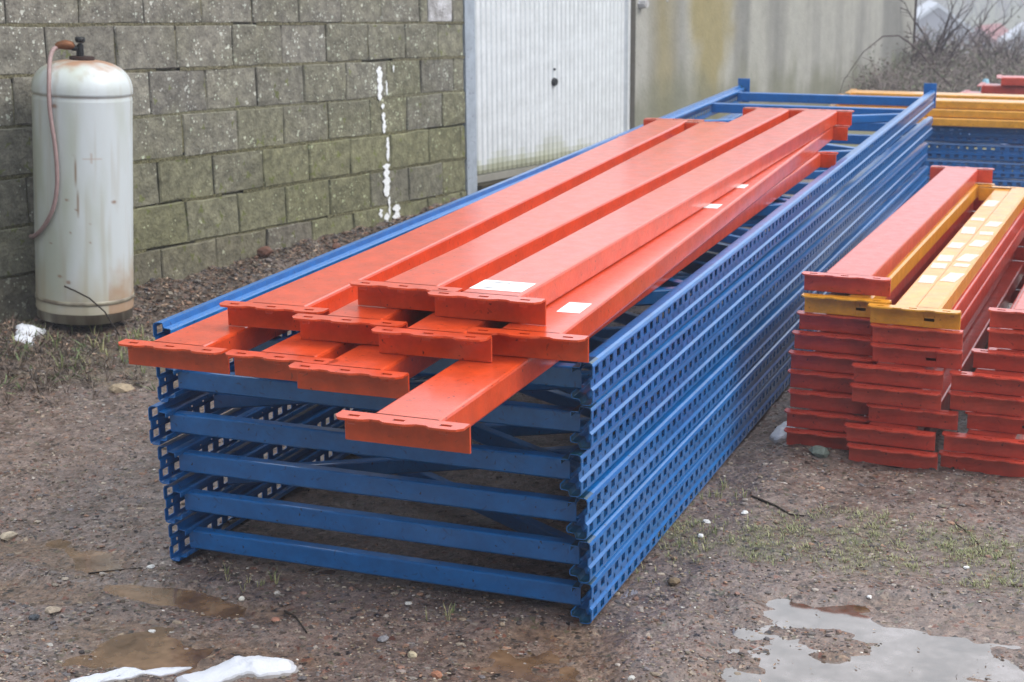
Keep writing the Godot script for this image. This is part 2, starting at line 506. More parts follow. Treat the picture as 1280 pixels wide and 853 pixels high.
func build_ground() -> void:
	var xs := PackedFloat32Array()
	var zs := PackedFloat32Array()
	for i in 261:
		xs.append(-3.6 + i * 0.02)
	for j in 436:
		zs.append(-7.5 + j * 0.02)
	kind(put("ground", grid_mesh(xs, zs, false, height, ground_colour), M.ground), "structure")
	xs = PackedFloat32Array([-260, -180, -120, -80, -55, -38, -28, -22, -17, -13, -10, -8, -6, -4.6, -3.6, -2.6, -1.6, -0.6, 0.5, 1.6, 2.6, 4, 6, 8, 10, 13, 17, 22, 28, 38, 55, 80, 120, 180, 260])
	zs = PackedFloat32Array([-460, -420, -380, -340, -300, -260, -220, -190, -160, -140, -120, -105, -95, -85, -76, -67, -58, -50, -43, -36, -30, -26, -22, -19, -17, -15, -13, -11, -9.5, -8.5, -7.5, -6, -4, -2, 0, 1.2, 2.5, 4, 7, 11, 17, 28, 50, 90, 150])
	kind(put("terrain", grid_mesh(xs, zs, true, terrain, far_colour), M.far_ground), "structure")
	# standing water at the lower right; the mud that rises above it makes the shore and the islets
	var w := MB.new()
	var y := -0.0115
	w.quad(Vector3(0.0, y, 0.55), Vector3(1.45, y, 0.55), Vector3(1.45, y, -0.40), Vector3(0.0, y, -0.40))
	kind(put("puddle", w.done(), M.water), "structure")
	# shallow brown pools, barely over the mud
	for q in [[-1.80, -0.12, -0.45, 0.75], [-0.30, -0.10, 0.22, 0.50]]:
		var pm := MB.new()
		pm.quad(Vector3(q[0], -0.0105, q[3]), Vector3(q[2], -0.0105, q[3]), Vector3(q[2], -0.0105, q[1]), Vector3(q[0], -0.0105, q[1]))
		kind(put("puddle", pm.done(), M.silt), "structure")

func rock_mesh(seed_: int, flat: float) -> ArrayMesh:
	var r := RandomNumberGenerator.new()
	r.seed = seed_
	var m := MB.new()
	var rings := 3
	var sides := 6
	var p := []
	for i in rings:
		var ring := []
		var a: float = [-0.75, 0.1, 0.85][i]
		for k in sides:
			var t := TAU * (k + 0.5 * i) / sides
			var q: float = cos(a) * r.randf_range(0.75, 1.15)
			ring.append(Vector3(q * cos(t), sin(a) * flat * r.randf_range(0.8, 1.15), q * sin(t) * 0.8))
		p.append(ring)
	var top := Vector3(r.randf_range(-0.2, 0.2), flat, 0)
	var bot := Vector3(0, -flat, 0)
	for k in sides:
		var k2 := (k + 1) % sides
		for i in rings - 1:
			m.quad(p[i][k2], p[i][k], p[i + 1][k], p[i + 1][k2])
		m.tri(p[2][k2], p[2][k], top)
		m.tri(p[0][k], p[0][k2], bot)
	return m.done()

func multi(called: String, mesh: Mesh, m: Material, xf: Array, cols: Array) -> MultiMeshInstance3D:
	var mm := MultiMesh.new()
	mm.transform_format = MultiMesh.TRANSFORM_3D
	mm.use_colors = true
	mm.mesh = mesh
	mm.instance_count = xf.size()
	for i in xf.size():
		mm.set_instance_transform(i, xf[i])
		mm.set_instance_color(i, cols[i])
	var o := MultiMeshInstance3D.new()
	o.multimesh = mm
	o.material_override = m
	o.name = numbered(called)
	add_child(o)
	kind(o, "stuff")
	return o

func under_stack(x: float, z: float) -> bool:
	return (x > -1.05 and x < -0.02 and z < -0.10 and z > -5.7) or (x > 0.14 and z < -1.42 and z > -3.5)

func build_litter() -> void:
	var tones := [Color(0.32, 0.27, 0.25), Color(0.22, 0.19, 0.18), Color(0.42, 0.37, 0.33), Color(0.30, 0.17, 0.13), Color(0.10, 0.08, 0.08), Color(0.52, 0.44, 0.35), Color(0.20, 0.18, 0.19), Color(0.36, 0.21, 0.14), Color(0.15, 0.11, 0.08), Color(0.38, 0.30, 0.22), Color(0.24, 0.20, 0.15)]
	for k in 4:
		var xf := []
		var cols := []
		for i in 26000:
			# denser towards the camera, where single pebbles show
			var u := rng.randf()
			var z := lerpf(0.8, -4.5, u * u)
			var x := rng.randf_range(-2.9 - 0.12 * z * 0.0, 1.15)
			if z > -0.9 and rng.randf() < 0.6:
				x = rng.randf_range(-1.9, 1.0)
			if under_stack(x, z) and rng.randf() < 0.8:
				continue
			var wet := wetness(x, z)
			if rng.randf() < wet * 0.93:
				continue
			if n_mid.get_noise_2d(x * 0.7 + 60.0, z * 0.7) < -0.28 and rng.randf() < 0.7:
				continue
			var s := rng.randf_range(0.0013, 0.0042)
			if rng.randf() < 0.07:
				s = rng.randf_range(0.0042, 0.0095)
			var b := Basis(Vector3.UP, rng.randf() * TAU).scaled(Vector3(s * rng.randf_range(0.7, 1.6), s * rng.randf_range(0.5, 1.0), s))
			xf.append(Transform3D(b, Vector3(x, height(x, z) + s * rng.randf_range(-0.15, 0.2), z)))
			var c: Color = tones[rng.randi() % tones.size()]
			if rng.randf() < 0.012:
				c = Color(0.72, 0.69, 0.64)
			cols.append(c * rng.randf_range(0.5, 1.15))
		multi("gravel", rock_mesh(300 + k, 0.55), M.stone, xf, cols)
	# rubble and dead leaves banked against the wall
	for k in 2:
		var xf := []
		var cols := []
		for i in 2600:
			var s := rng.randf_range(-1.2, 3.6)
			var d := absf(rng.randfn(0.0, 0.26)) + 0.02
			var p := WALL_O + WALL_D * s + WALL_N * d
			var r := rng.randf_range(0.003, 0.010) if rng.randf() < 0.95 else rng.randf_range(0.010, 0.02)
			var b := Basis.from_euler(Vector3(rng.randf_range(-0.5, 0.5), rng.randf() * TAU, rng.randf_range(-0.5, 0.5))).scaled(Vector3(r, r * 0.8, r))
			xf.append(Transform3D(b, Vector3(p.x, height(p.x, p.y) + r * 0.2, p.y)))
			var c: Color = tones[rng.randi() % tones.size()]
			if rng.randf() < 0.12:
				c = Color(0.42, 0.22, 0.14)
			cols.append(c * rng.randf_range(0.35, 0.8))
		multi("rubble", rock_mesh(340 + k, 0.6), M.stone, xf, cols)
	var lm := MB.new()
	lm.quad(Vector3(-1, 0, 0), Vector3(-0.2, 0.12, 0.45), Vector3(0.1, 0.0, 0), Vector3(-0.2, 0.18, -0.42))
	lm.quad(Vector3(-0.2, 0.12, 0.45), Vector3(0.9, 0.35, 0.1), Vector3(0.9, 0.35, -0.05), Vector3(0.1, 0.0, 0))
	lm.quad(Vector3(0.1, 0.0, 0), Vector3(0.9, 0.35, 0.1), Vector3(0.9, 0.33, -0.1), Vector3(-0.2, 0.18, -0.42))
	var xf := []
	var cols := []
	for i in 8000:
		var x := 0.0
		var z := 0.0
		if i % 5 != 0:
			var s := rng.randf_range(-1.4, 4.0)
			var d := absf(rng.randfn(0.0, 0.30)) + 0.02
			var p := WALL_O + WALL_D * s + WALL_N * d
			x = p.x
			z = p.y
		else:
			x = rng.randf_range(-2.4, 1.1)
			z = rng.randf_range(-3.0, 0.6)
			if under_stack(x, z):
				continue
		var r := rng.randf_range(0.004, 0.016)
		if i % 5 == 0:
			r *= 0.42
		var b := Basis.from_euler(Vector3(rng.randfn(0, 0.35), rng.randf() * TAU, rng.randfn(0, 0.35))).scaled(Vector3.ONE * r)
		xf.append(Transform3D(b, Vector3(x, maxf(height(x, z), -0.0115 if x > 0.1 and z > -0.3 else -9.0) + 0.003, z)))
		var c := Color(0.13, 0.085, 0.06).lerp(Color(0.27, 0.18, 0.125), rng.randf())
		if rng.randf() < 0.45:
			c = Color(0.07, 0.055, 0.045)
		if rng.randf() < 0.06:
			c = Color(0.42, 0.30, 0.22)
		cols.append(c)
	multi("leaf_litter", lm.done(), M.leaf, xf, cols)

func blade_mesh() -> ArrayMesh:
	var m := MB.new()
	m.smooth = 1
	for k in 5:
		var a := TAU * k / 5.0 + 0.4 * k
		var d := Vector3(cos(a), 0, sin(a))
		var t := Vector3(-d.z, 0, d.x) * 0.05
		var o := d * 0.12
		var p1 := o + d * (0.15 + 0.1 * (k % 3)) + Vector3(0, 0.55 + 0.12 * (k % 2), 0)
		var p2 := o + d * (0.5 + 0.2 * (k % 3)) + Vector3(0, 0.85 + 0.15 * (k % 3), 0)
		m.quad(o - t, o + t, p1 + t * 0.8, p1 - t * 0.8)
		m.tri(p1 - t * 0.8, p1 + t * 0.8, p2)
	return m.done()

func build_grass() -> void:
	var xf := []
	var cols := []
	for i in 12000:
		var x := rng.randf_range(-0.1, 1.15)
		var z := rng.randf_range(-1.35, -0.25)
		if rng.randf() > mossy(x, z) * 1.1 or under_stack(x, z):
			continue
		var s := rng.randf_range(0.004, 0.010)
		if n_mid.get_noise_2d(x * 1.7, z * 1.7) > 0.25:
			s *= 1.5
		xf.append(Transform3D(Basis(Vector3.UP, rng.randf() * TAU).scaled(Vector3(s * 1.5, s, s * 1.5)), Vector3(x, height(x, z) - 0.001, z)))
		cols.append(Color(0.17, 0.20, 0.08).lerp(Color(0.33, 0.32, 0.17), rng.randf()))
	# tufts along the foot of the stacks
	for t in [[0.04, -0.60, 0.06, 30, 0.022], [0.02, -0.35, 0.04, 10, 0.018], [-0.80, 0.02, 0.04, 9, 0.03], [-0.33, 0.04, 0.03, 5, 0.028], [0.03, -0.95, 0.05, 20, 0.026], [0.78, -0.66, 0.06, 26, 0.022], [-2.45, -1.75, 0.2, 60, 0.05]]:
		for i in int(t[3]):
			var x: float = t[0] + rng.randfn(0, t[2])
			var z: float = t[1] + rng.randfn(0, t[2])
			var s: float = t[4] * rng.randf_range(0.5, 1.2)
			xf.append(Transform3D(Basis(Vector3.UP, rng.randf() * TAU).scaled(Vector3(s * 0.7, s, s * 0.7)), Vector3(x, height(x, z) - 0.002, z)))
			cols.append(Color(0.14, 0.20, 0.06).lerp(Color(0.40, 0.38, 0.20), rng.randf()))
	multi("grass", blade_mesh(), M.grass, xf, cols)
	# weeds and dead stalks in front of the gas cylinder
	var wf := []
	var wc := []
	for i in 800:
		var x := -2.60 + rng.randfn(0, 0.24)
		var z := -1.42 + rng.randfn(0, 0.22)
		var s := rng.randf_range(0.02, 0.055)
		wf.append(Transform3D(Basis.from_euler(Vector3(rng.randfn(0, 0.6), rng.randf() * TAU, rng.randfn(0, 0.6))).scaled(Vector3(s, s * 0.7, s)), Vector3(x, height(x, z), z)))
		var c := Color(0.07, 0.055, 0.045).lerp(Color(0.16, 0.115, 0.085), rng.randf())
		if rng.randf() < 0.14:
			c = Color(0.11, 0.15, 0.06)
		wc.append(c)
	multi("weeds", blade_mesh(), M.grass, wf, wc)

# ---------------------------------------------------------------- racking
const POST_W := 0.094
const FRAME_W := 1.062
const FRAME_L := 5.70
var post_mesh: ArrayMesh
var brace_mesh: ArrayMesh
var diag_mesh: ArrayMesh
var plate_mesh: ArrayMesh

# one upright: outer face at x = 0, the open side towards -x, from z = 0 to -FRAME_L, middle at y = 0
func make_post() -> ArrayMesh:
	var m := MB.new()
	var hw := POST_W / 2.0
	var t := 0.0025
	# half profile as (depth, height); the first two pieces carry the holes
	var half := [Vector2(0.0048, 0.0), Vector2(0.0048, 0.0085), Vector2(0, 0.0135), Vector2(0, hw - 0.009), Vector2(0.0028, hw - 0.0028), Vector2(0.009, hw), Vector2(0.025, hw), Vector2(0.0285, hw - 0.012), Vector2(0.045, hw - 0.0125), Vector2(0.048, hw - 0.016), Vector2(0.048, hw - 0.025)]
	var z_end := -FRAME_L
	for sgn in [1.0, -1.0]:
		for i in half.size() - 1:
			var a: Vector2 = half[i]
			var b: Vector2 = half[i + 1]
			var d := (b - a).normalized()
			var nrm := Vector2(d.y, -d.x)  # towards the inside of the channel
			# offset inwards
			var ao := a + Vector2(absf(nrm.x), -absf(nrm.y)) * t
			var bo := b + Vector2(absf(nrm.x), -absf(nrm.y)) * t
			if i == half.size() - 2 or i == half.size() - 3:
				ao = a + Vector2(-t, 0) if i == half.size() - 2 else a + Vector2(0, -t)
				bo = b + Vector2(-t, 0)
			if i > 0:
				# keep the inner skin joined from piece to piece
				var pd: Vector2 = (half[i] - half[i - 1]).normalized()
				var pn := Vector2(absf(pd.y), -absf(pd.x)) * t
				if i < half.size() - 3:
					ao = a + (pn + Vector2(absf(nrm.x), -absf(nrm.y)) * t) * 0.5
			if i < half.size() - 4:
				var nd: Vector2 = (half[i + 2] - half[i + 1]).normalized()
				bo = b + (Vector2(absf(nd.y), -absf(nd.x)) * t + Vector2(absf(nrm.x), -absf(nrm.y)) * t) * 0.5
			var P := func(q: Vector2, z: float) -> Vector3: return Vector3(-q.x, q.y * sgn, z)
			var holed := i == 2 or i == 0
			if not holed:
				var cuts := [0.0, -0.012, -0.045, z_end]
				for q in 3:
					m.col = [Color(0.75, 0.30, 0.16), Color(0.55, 0.36, 0.28), Color.WHITE][q] if i >= 4 else Color.WHITE
					_face(m, P.call(a, cuts[q]), P.call(b, cuts[q]), P.call(b, cuts[q + 1]), P.call(a, cuts[q + 1]), sgn > 0)
					_face(m, P.call(ao, cuts[q]), P.call(ao, cuts[q + 1]), P.call(bo, cuts[q + 1]), P.call(bo, cuts[q]), sgn > 0)
				m.col = Color.WHITE
			else:
				var n := int(FRAME_L / 0.05)
				for k in n:
					var z0 := -k * 0.05
					var z1 := -(k + 1) * 0.05
					var y0 := a.y
					var y1 := b.y
					if i == 2:
						var ya := 0.0160
						var yb := 0.0345
						var za := z0 - 0.0125
						var zb := z1 + 0.0125
						_hole(m, a.x, y0, y1, z0, z1, ya, yb, za, zb, t, sgn)
					else:
						# half of a small hole on the middle line
						var za2 := z0 - 0.025 + 0.0042
						var zb2 := z0 - 0.025 - 0.0042
						var yy := 0.0048
						for lay in [a.x, a.x + t]:
							var fl: bool = (sgn > 0) == (lay == a.x)
							var Q := func(y: float, z: float) -> Vector3: return Vector3(-lay, y * sgn, z)
							_face(m, Q.call(0, z0), Q.call(y1, z0), Q.call(y1, za2), Q.call(0, za2), fl)
							_face(m, Q.call(0, zb2), Q.call(y1, zb2), Q.call(y1, z1), Q.call(0, z1), fl)
							_face(m, Q.call(yy, za2), Q.call(y1, za2), Q.call(y1, zb2), Q.call(yy, zb2), fl)
			# cut ends
			for z in [0.0, z_end]:
				_face(m, P.call(a, z), P.call(ao, z), P.call(bo, z), P.call(b, z), (z == 0.0) == (sgn > 0))
		var e: Vector2 = half[half.size() - 1]
		_face(m, Vector3(-e.x, e.y * sgn, 0), Vector3(-e.x + t, e.y * sgn, 0), Vector3(-e.x + t, e.y * sgn, z_end), Vector3(-e.x, e.y * sgn, z_end), sgn > 0)
	return m.done()

func _face(m: MB, a: Vector3, b: Vector3, c: Vector3, d: Vector3, flip: bool) -> void:
	if flip:
		m.quad(d, c, b, a)
	else:
		m.quad(a, b, c, d)

func _hole(m: MB, x: float, y0: float, y1: float, z0: float, z1: float, ya: float, yb: float, za: float, zb: float, t: float, sgn: float) -> void:
	for lay in [x, x + t]:
		var fl: bool = (sgn > 0) == (lay == x)
		var P := func(y: float, z: float) -> Vector3: return Vector3(-lay, y * sgn, z)
		_face(m, P.call(y0, z0), P.call(y1, z0), P.call(yb, za), P.call(ya, za), fl)
		_face(m, P.call(y1, z0), P.call(y1, z1), P.call(yb, zb), P.call(yb, za), fl)
		_face(m, P.call(y1, z1), P.call(y0, z1), P.call(ya, zb), P.call(yb, zb), fl)
		_face(m, P.call(y0, z1), P.call(y0, z0), P.call(ya, za), P.call(ya, zb), fl)
	var c := [Vector2(ya, za), Vector2(yb, za), Vector2(yb, zb), Vector2(ya, zb)]
	for i in 4:
		var p: Vector2 = c[i]
		var q: Vector2 = c[(i + 1) % 4]
		_face(m, Vector3(-x, p.x * sgn, p.y), Vector3(-x, q.x * sgn, q.y), Vector3(-x - t, q.x * sgn, q.y), Vector3(-x - t, p.x * sgn, p.y), sgn < 0)

# a folded channel lying along x from 0 to length: face towards +z, folded lips at the back
func channel(length: float, high: float, deep: float) -> ArrayMesh:
	var m := MB.new()
	var h := high / 2.0
	var b := 0.0045
	var t := 0.0025
	var o := PackedVector2Array([Vector2(-deep, h), Vector2(-deep, h - t), Vector2(-b, h - t), Vector2(-t, h - b), Vector2(-t, -h + b), Vector2(-b, -h + t), Vector2(-deep, -h + t), Vector2(-deep, -h), Vector2(-b, -h), Vector2(0, -h + b), Vector2(0, h - b), Vector2(-b * 0.3, h - b * 0.3), Vector2(-b, h)])
	# swept along z, then turned so that it runs along x and faces +z
	m.sweep(o, 0.0, -length)
	var r := Basis(Vector3(0, 0, 1), Vector3(0, 1, 0), Vector3(-1, 0, 0))
	for i in m.v.size():
		m.v[i] = r * m.v[i]
	return m.done()

func make_frame(called: String, label: String, group: String, flipped: bool) -> Node3D:
	var f := thing(called, label, "upright frame", Vector3.ZERO, 0.0, group)
	var y := POST_W / 2.0
	put("post", post_mesh, M.blue, f, Transform3D(Basis.IDENTITY, Vector3(0, y, 0)))
	put("post", post_mesh, M.blue, f, Transform3D(Basis(Vector3.UP, PI), Vector3(-FRAME_W, y, -FRAME_L)))
	var x0 := -FRAME_W + 0.037
	put("brace", brace_mesh, M.blue, f, Transform3D(Basis.IDENTITY, Vector3(x0, y, -0.032)))
	put("brace", brace_mesh, M.blue, f, Transform3D(Basis.IDENTITY, Vector3(x0, y, -FRAME_L + 0.16)))
	put("brace", brace_mesh, M.blue, f, Transform3D(Basis.IDENTITY, Vector3(x0, y, -FRAME_L + 0.72)))
	var z := -0.22
	var k := 1 if flipped else 0
	while z > -FRAME_L + 1.2:
		var z2 := z - 0.62
		var a := Vector3(-0.040, y, z)
		var b := Vector3(-FRAME_W + 0.040, y, z2)
		if k % 2 == 1:
			a = Vector3(-FRAME_W + 0.040, y, z)
			b = Vector3(-0.040, y, z2)
		var d := (b - a)
		var ex := d.normalized()
		if ex.x < 0:
			ex = -ex
			var sw := a
			a = b
			b = sw
		put("diagonal_brace", diag_mesh, M.blue, f, Transform3D(Basis(ex, Vector3.UP, ex.cross(Vector3.UP)), a))
		k += 1
		z = z2 - 0.045
	return f

func make_beam_mesh(length: float, step: bool, h := 0.055) -> ArrayMesh:
	# cross-section: top face at y = 0, left edge at x = 0; lies along z
	var m := MB.new()
	var w := 0.132
	var b := 0.006
	var o: PackedVector2Array
	if step:
		o = PackedVector2Array([Vector2(b, -h), Vector2(w - b, -h), Vector2(w, -h + b), Vector2(w, -b), Vector2(w - b, 0), Vector2(w * 0.53, 0), Vector2(w * 0.5, -0.002), Vector2(w * 0.485, -0.007), Vector2(b, -0.007), Vector2(0, -0.013), Vector2(0, -h + b)])
	else:
		o = PackedVector2Array([Vector2(b, -h), Vector2(w - b, -h), Vector2(w - 0.0018, -h + 0.0018), Vector2(w, -h + b), Vector2(w, -b), Vector2(w - 0.0018, -0.0018), Vector2(w - b, 0), Vector2(b, 0), Vector2(0.0018, -0.0018), Vector2(0, -b), Vector2(0, -h + b), Vector2(0.0018, -h + 0.0018)])
	m.sweep(o, 0.0, -length, false)
	return m.done()

# L-shaped end connector: upright plate at z = 0 from x = 0 to 0.248, and a slotted tongue with a wavy edge standing out to +z
func make_connector(slot_face: bool, tongue: float, h := 0.0555) -> ArrayMesh:
	var m := MB.new()
	var w := 0.248
	var t := 0.0042
	var holes := [0.034, 0.122, 0.212]
	var xs := [0.0]
	for i in 25:
		xs.append(w * i / 25.0)
	for c in holes:
		xs.append(c - 0.011)
		xs.append(c + 0.011)
	xs.append(w)
	xs.sort()
	var depth := func(x: float) -> float:
		var e := 1.0
		for c in [0.034, 0.122, 0.212]:
			e = minf(e, smoothstep(0.021, 0.034, absf(x - c)))
		var corner := 0.006 * (1.0 - smoothstep(0.0, 0.007, minf(x, w - x)))
		return tongue * (1.0 - 0.20 * e) - corner
	for i in xs.size() - 1:
		var a: float = xs[i]
		var b: float = xs[i + 1]
		if b - a < 1e-5:
			continue
		var mid := (a + b) / 2.0
		var da: float = depth.call(a)
		var db: float = depth.call(b)
		var in_hole := false
		for c in holes:
			if absf(mid - c) < 0.011:
				in_hole = true
		var strips := [[0.0, 0.0, da, db]]
		if in_hole and tongue > 0.02:
			var ha := tongue * 0.42
			var hb := tongue * 0.42 + 0.0095
			strips = [[0.0, 0.0, ha, ha], [hb, hb, da, db]]
			m.quad(Vector3(a, 0, ha), Vector3(a, -t, ha), Vector3(b, -t, ha), Vector3(b, 0, ha))
			m.quad(Vector3(b, 0, hb), Vector3(b, -t, hb), Vector3(a, -t, hb), Vector3(a, 0, hb))
		for s in strips:
			m.quad(Vector3(a, 0, s[2]), Vector3(b, 0, s[3]), Vector3(b, 0, s[1]), Vector3(a, 0, s[0]))
			m.quad(Vector3(a, -t, s[0]), Vector3(b, -t, s[1]), Vector3(b, -t, s[3]), Vector3(a, -t, s[2]))
		m.quad(Vector3(a, -t, da), Vector3(b, -t, db), Vector3(b, 0, db), Vector3(a, 0, da))
	var e0: float = depth.call(0.0)
	m.quad(Vector3(0, -t, 0), Vector3(0, -t, e0), Vector3(0, 0, e0), Vector3(0, 0, 0))
	m.quad(Vector3(w, -t, e0), Vector3(w, -t, 0), Vector3(w, 0, 0), Vector3(w, 0, e0))
	# upright plate, with a dark slot right through it on some beams
	if slot_face:
		var sx0 := 0.150
		var sx1 := 0.178
		var sy0 := -0.038
		var sy1 := -0.030
		m.bevel(Vector3(0.004, -h, -0.004), Vector3(sx0, -t, 0.0005), 0.001)
		m.bevel(Vector3(sx1, -h, -0.004), Vector3(w, -t, 0.0005), 0.001)
		m.box(Vector3(sx0, -h, -0.004), Vector3(sx1, sy0, 0.0005))
		m.box(Vector3(sx0, sy1, -0.004), Vector3(sx1, -t, 0.0005))
	else:
		m.bevel(Vector3(0.003, -h, -0.004), Vector3(w, -t * 0.6, 0.0005), 0.0012)
	return m.done()

var beam_meshes := {}

func beam(called: String, label: String, group: String, m: Material, length: float, opts := {}) -> Node3D:
	var o := thing(called, label, "rack beam", Vector3.ZERO, 0.0, group)
	var key := "%.2f%s%s" % [length, opts.get("step", false), opts.get("flat", false)]
	if not beam_meshes.has(key):
		beam_meshes[key] = make_beam_mesh(length - 0.008, opts.get("step", false), 0.045 if opts.get("flat", false) else 0.055)
	var ck := "c%s%s%s" % [opts.get("slot", false), opts.get("tongue", 0.042), opts.get("flat", false)]
	if not beam_meshes.has(ck):
		beam_meshes[ck] = make_connector(opts.get("slot", false), opts.get("tongue", 0.042), 0.0455 if opts.get("flat", false) else 0.0555)
	put("profile", beam_meshes[key], m, o, Transform3D(Basis.IDENTITY, Vector3(0.060, 0, -0.004)))
	var near_end := put("end_connector", beam_meshes[ck], m, o)
	if opts.get("hooks", false):
		if not beam_meshes.has("hook"):
			var hm := MB.new()
			hm.bevel(Vector3(-0.008, -0.013, 0.031), Vector3(0.008, -0.0043, 0.0345), 0.0012)
			beam_meshes["hook"] = hm.done()
		for c in [0.034, 0.122, 0.212]:
			put("hook", beam_meshes["hook"], m, near_end, Transform3D(Basis.IDENTITY, Vector3(c, 0, 0)))
	put("end_connector", beam_meshes[ck], m, o, Transform3D(Basis(Vector3.UP, PI), Vector3(0.060 + 0.132 + 0.060, 0, -length)))
	return o

# the back-left corner of its front tongue at a, that of the far end's right corner drifting by dx
func set_beam(o: Node3D, a: Vector3, dx: float, length: float, dy := 0.0) -> void:
	o.position = a
	o.rotation = Vector3(atan2(dy, length), -atan2(dx, length), 0)

func sticker(o: Node3D, x: float, z: float, w: float, d: float, lines: int, y := 0.0, skew := 0.0, worn := false) -> void:
	var m := MB.new()
	m.box(Vector3(x, y + 0.0002, z - d), Vector3(x + w, y + 0.0009, z))
	var s := put("label_sticker", m.done(), M.old_sticker if worn else M.sticker, o, Transform3D(Basis(Vector3.UP, skew), Vector3(x + w / 2, 0, z - d / 2)) * Transform3D(Basis.IDENTITY, Vector3(-x - w / 2, 0, -z + d / 2)))
	if lines > 0:
		var p := MB.new()
		for i in lines:
			var zz := z - d * (0.2 + 0.6 * i / maxf(lines - 1, 1))
			p.box(Vector3(x + w * 0.12, y + 0.0009, zz - d * 0.03), Vector3(x + w * (0.45 + 0.12 * (i % 3)), y + 0.0012, zz + d * 0.03))
		put("print", p.done(), M.print, s)

func build_main_stack() -> void:
	post_mesh = make_post()
	brace_mesh = channel(FRAME_W - 0.074, 0.048, 0.028)
	var dl := Vector2(FRAME_W - 0.08, 0.62).length()
	diag_mesh = channel(dl, 0.040, 0.026)
	var pm := MB.new()
	pm.bevel(Vector3(-0.062, -0.046, -0.005), Vector3(0.004, 0.084, 0.0), 0.001)
	plate_mesh = pm.done()
	var ord := ["lowest", "fifth from the top", "fourth from the top", "third from the top", "second from the top", "topmost"]
	var why := ["on the muddy ground", "near the ground", "low down", "pushed out leftwards", "under the top one", "carrying the orange beams"]
	var dx := [-0.006, -0.006, -0.011, -0.021, -0.006, 0.0]
	var dz := [-0.015, -0.005, 0.0, 0.012, -0.01, 0.0]
	var drop := [0.10, 0.10, 0.10, 0.075, 0.04, 0.0]
	for i in 6:
		var f := make_frame("upright_frame", "blue racking frame, %s in the stack of six, %s" % [ord[i], why[i]], "blue racking frames in the big stack", i % 2 == 1)
		f.position = Vector3(dx[i], 0.002 + i * 0.0995, dz[i])
		f.rotation.x = -atan2(drop[i], FRAME_L)
		if i == 5:
			put("foot_plate", plate_mesh, M.blue, f, Transform3D(Basis.IDENTITY, Vector3(0, 0.046, -FRAME_L - 0.001)))
			put("foot_plate", plate_mesh, M.blue, f, Transform3D(Basis.IDENTITY, Vector3(-FRAME_W + 0.064, 0.046, -FRAME_L - 0.001)))
	var B := [
		["flat orange beam at the far left corner of the lowest layer, over the left blue post", Vector3(-0.952, 0.6275, 0.262), 0.0, 3.42],
		["second orange beam from the left in the lowest layer, its connector below the left middle-layer beam", Vector3(-0.694, 0.6275, 0.262), -0.02, 3.42],
		["third orange beam from the left in the lowest layer, ending just behind the foremost one", Vector3(-0.524, 0.6275, 0.306), -0.03, 3.42],
		["foremost orange beam, sticking out furthest over the blue braces", Vector3(-0.285, 0.6275, 0.566), 0.005, 3.52],
		["leftmost orange beam of the middle layer, beside the left blue post", Vector3(-0.808, 0.684, 0.092), -0.085, 3.42],
		["second orange beam from the left in the middle layer, next to the top layer's left beam", Vector3(-0.602, 0.684, 0.145), -0.10, 3.42],
		["third orange beam from the left in the middle layer, ending above the foremost beam", Vector3(-0.397, 0.684, 0.191), -0.075, 3.42],
		["rightmost orange beam with a small white sticker, its connector against the right blue post", Vector3(-0.216, 0.684, 0.131), -0.085, 3.44],
		["left one of the two topmost orange beams, without any sticker", Vector3(-0.517, 0.7405, 0.042), 0.035, 3.38],
		["right one of the two topmost orange beams, with a long white sticker near its end", Vector3(-0.322, 0.7405, 0.077), 0.030, 3.42],
	]
	for k in B.size():
		var b: Array = B[k]
		var o := beam("orange_beam", b[0], "orange beams on the blue frames", M.orange, b[3], {"hooks": true})
		set_beam(o, b[1], b[2], b[3])
		if k == 9:
			sticker(o, 0.066, -0.035, 0.115, 0.085, 2)
		if k == 7:
			sticker(o, 0.125, -0.17, 0.05, 0.09, 0)
			sticker(o, 0.130, -1.85, 0.04, 0.07, 0)
			sticker(o, 0.130, -1.48, 0.04, 0.07, 0)

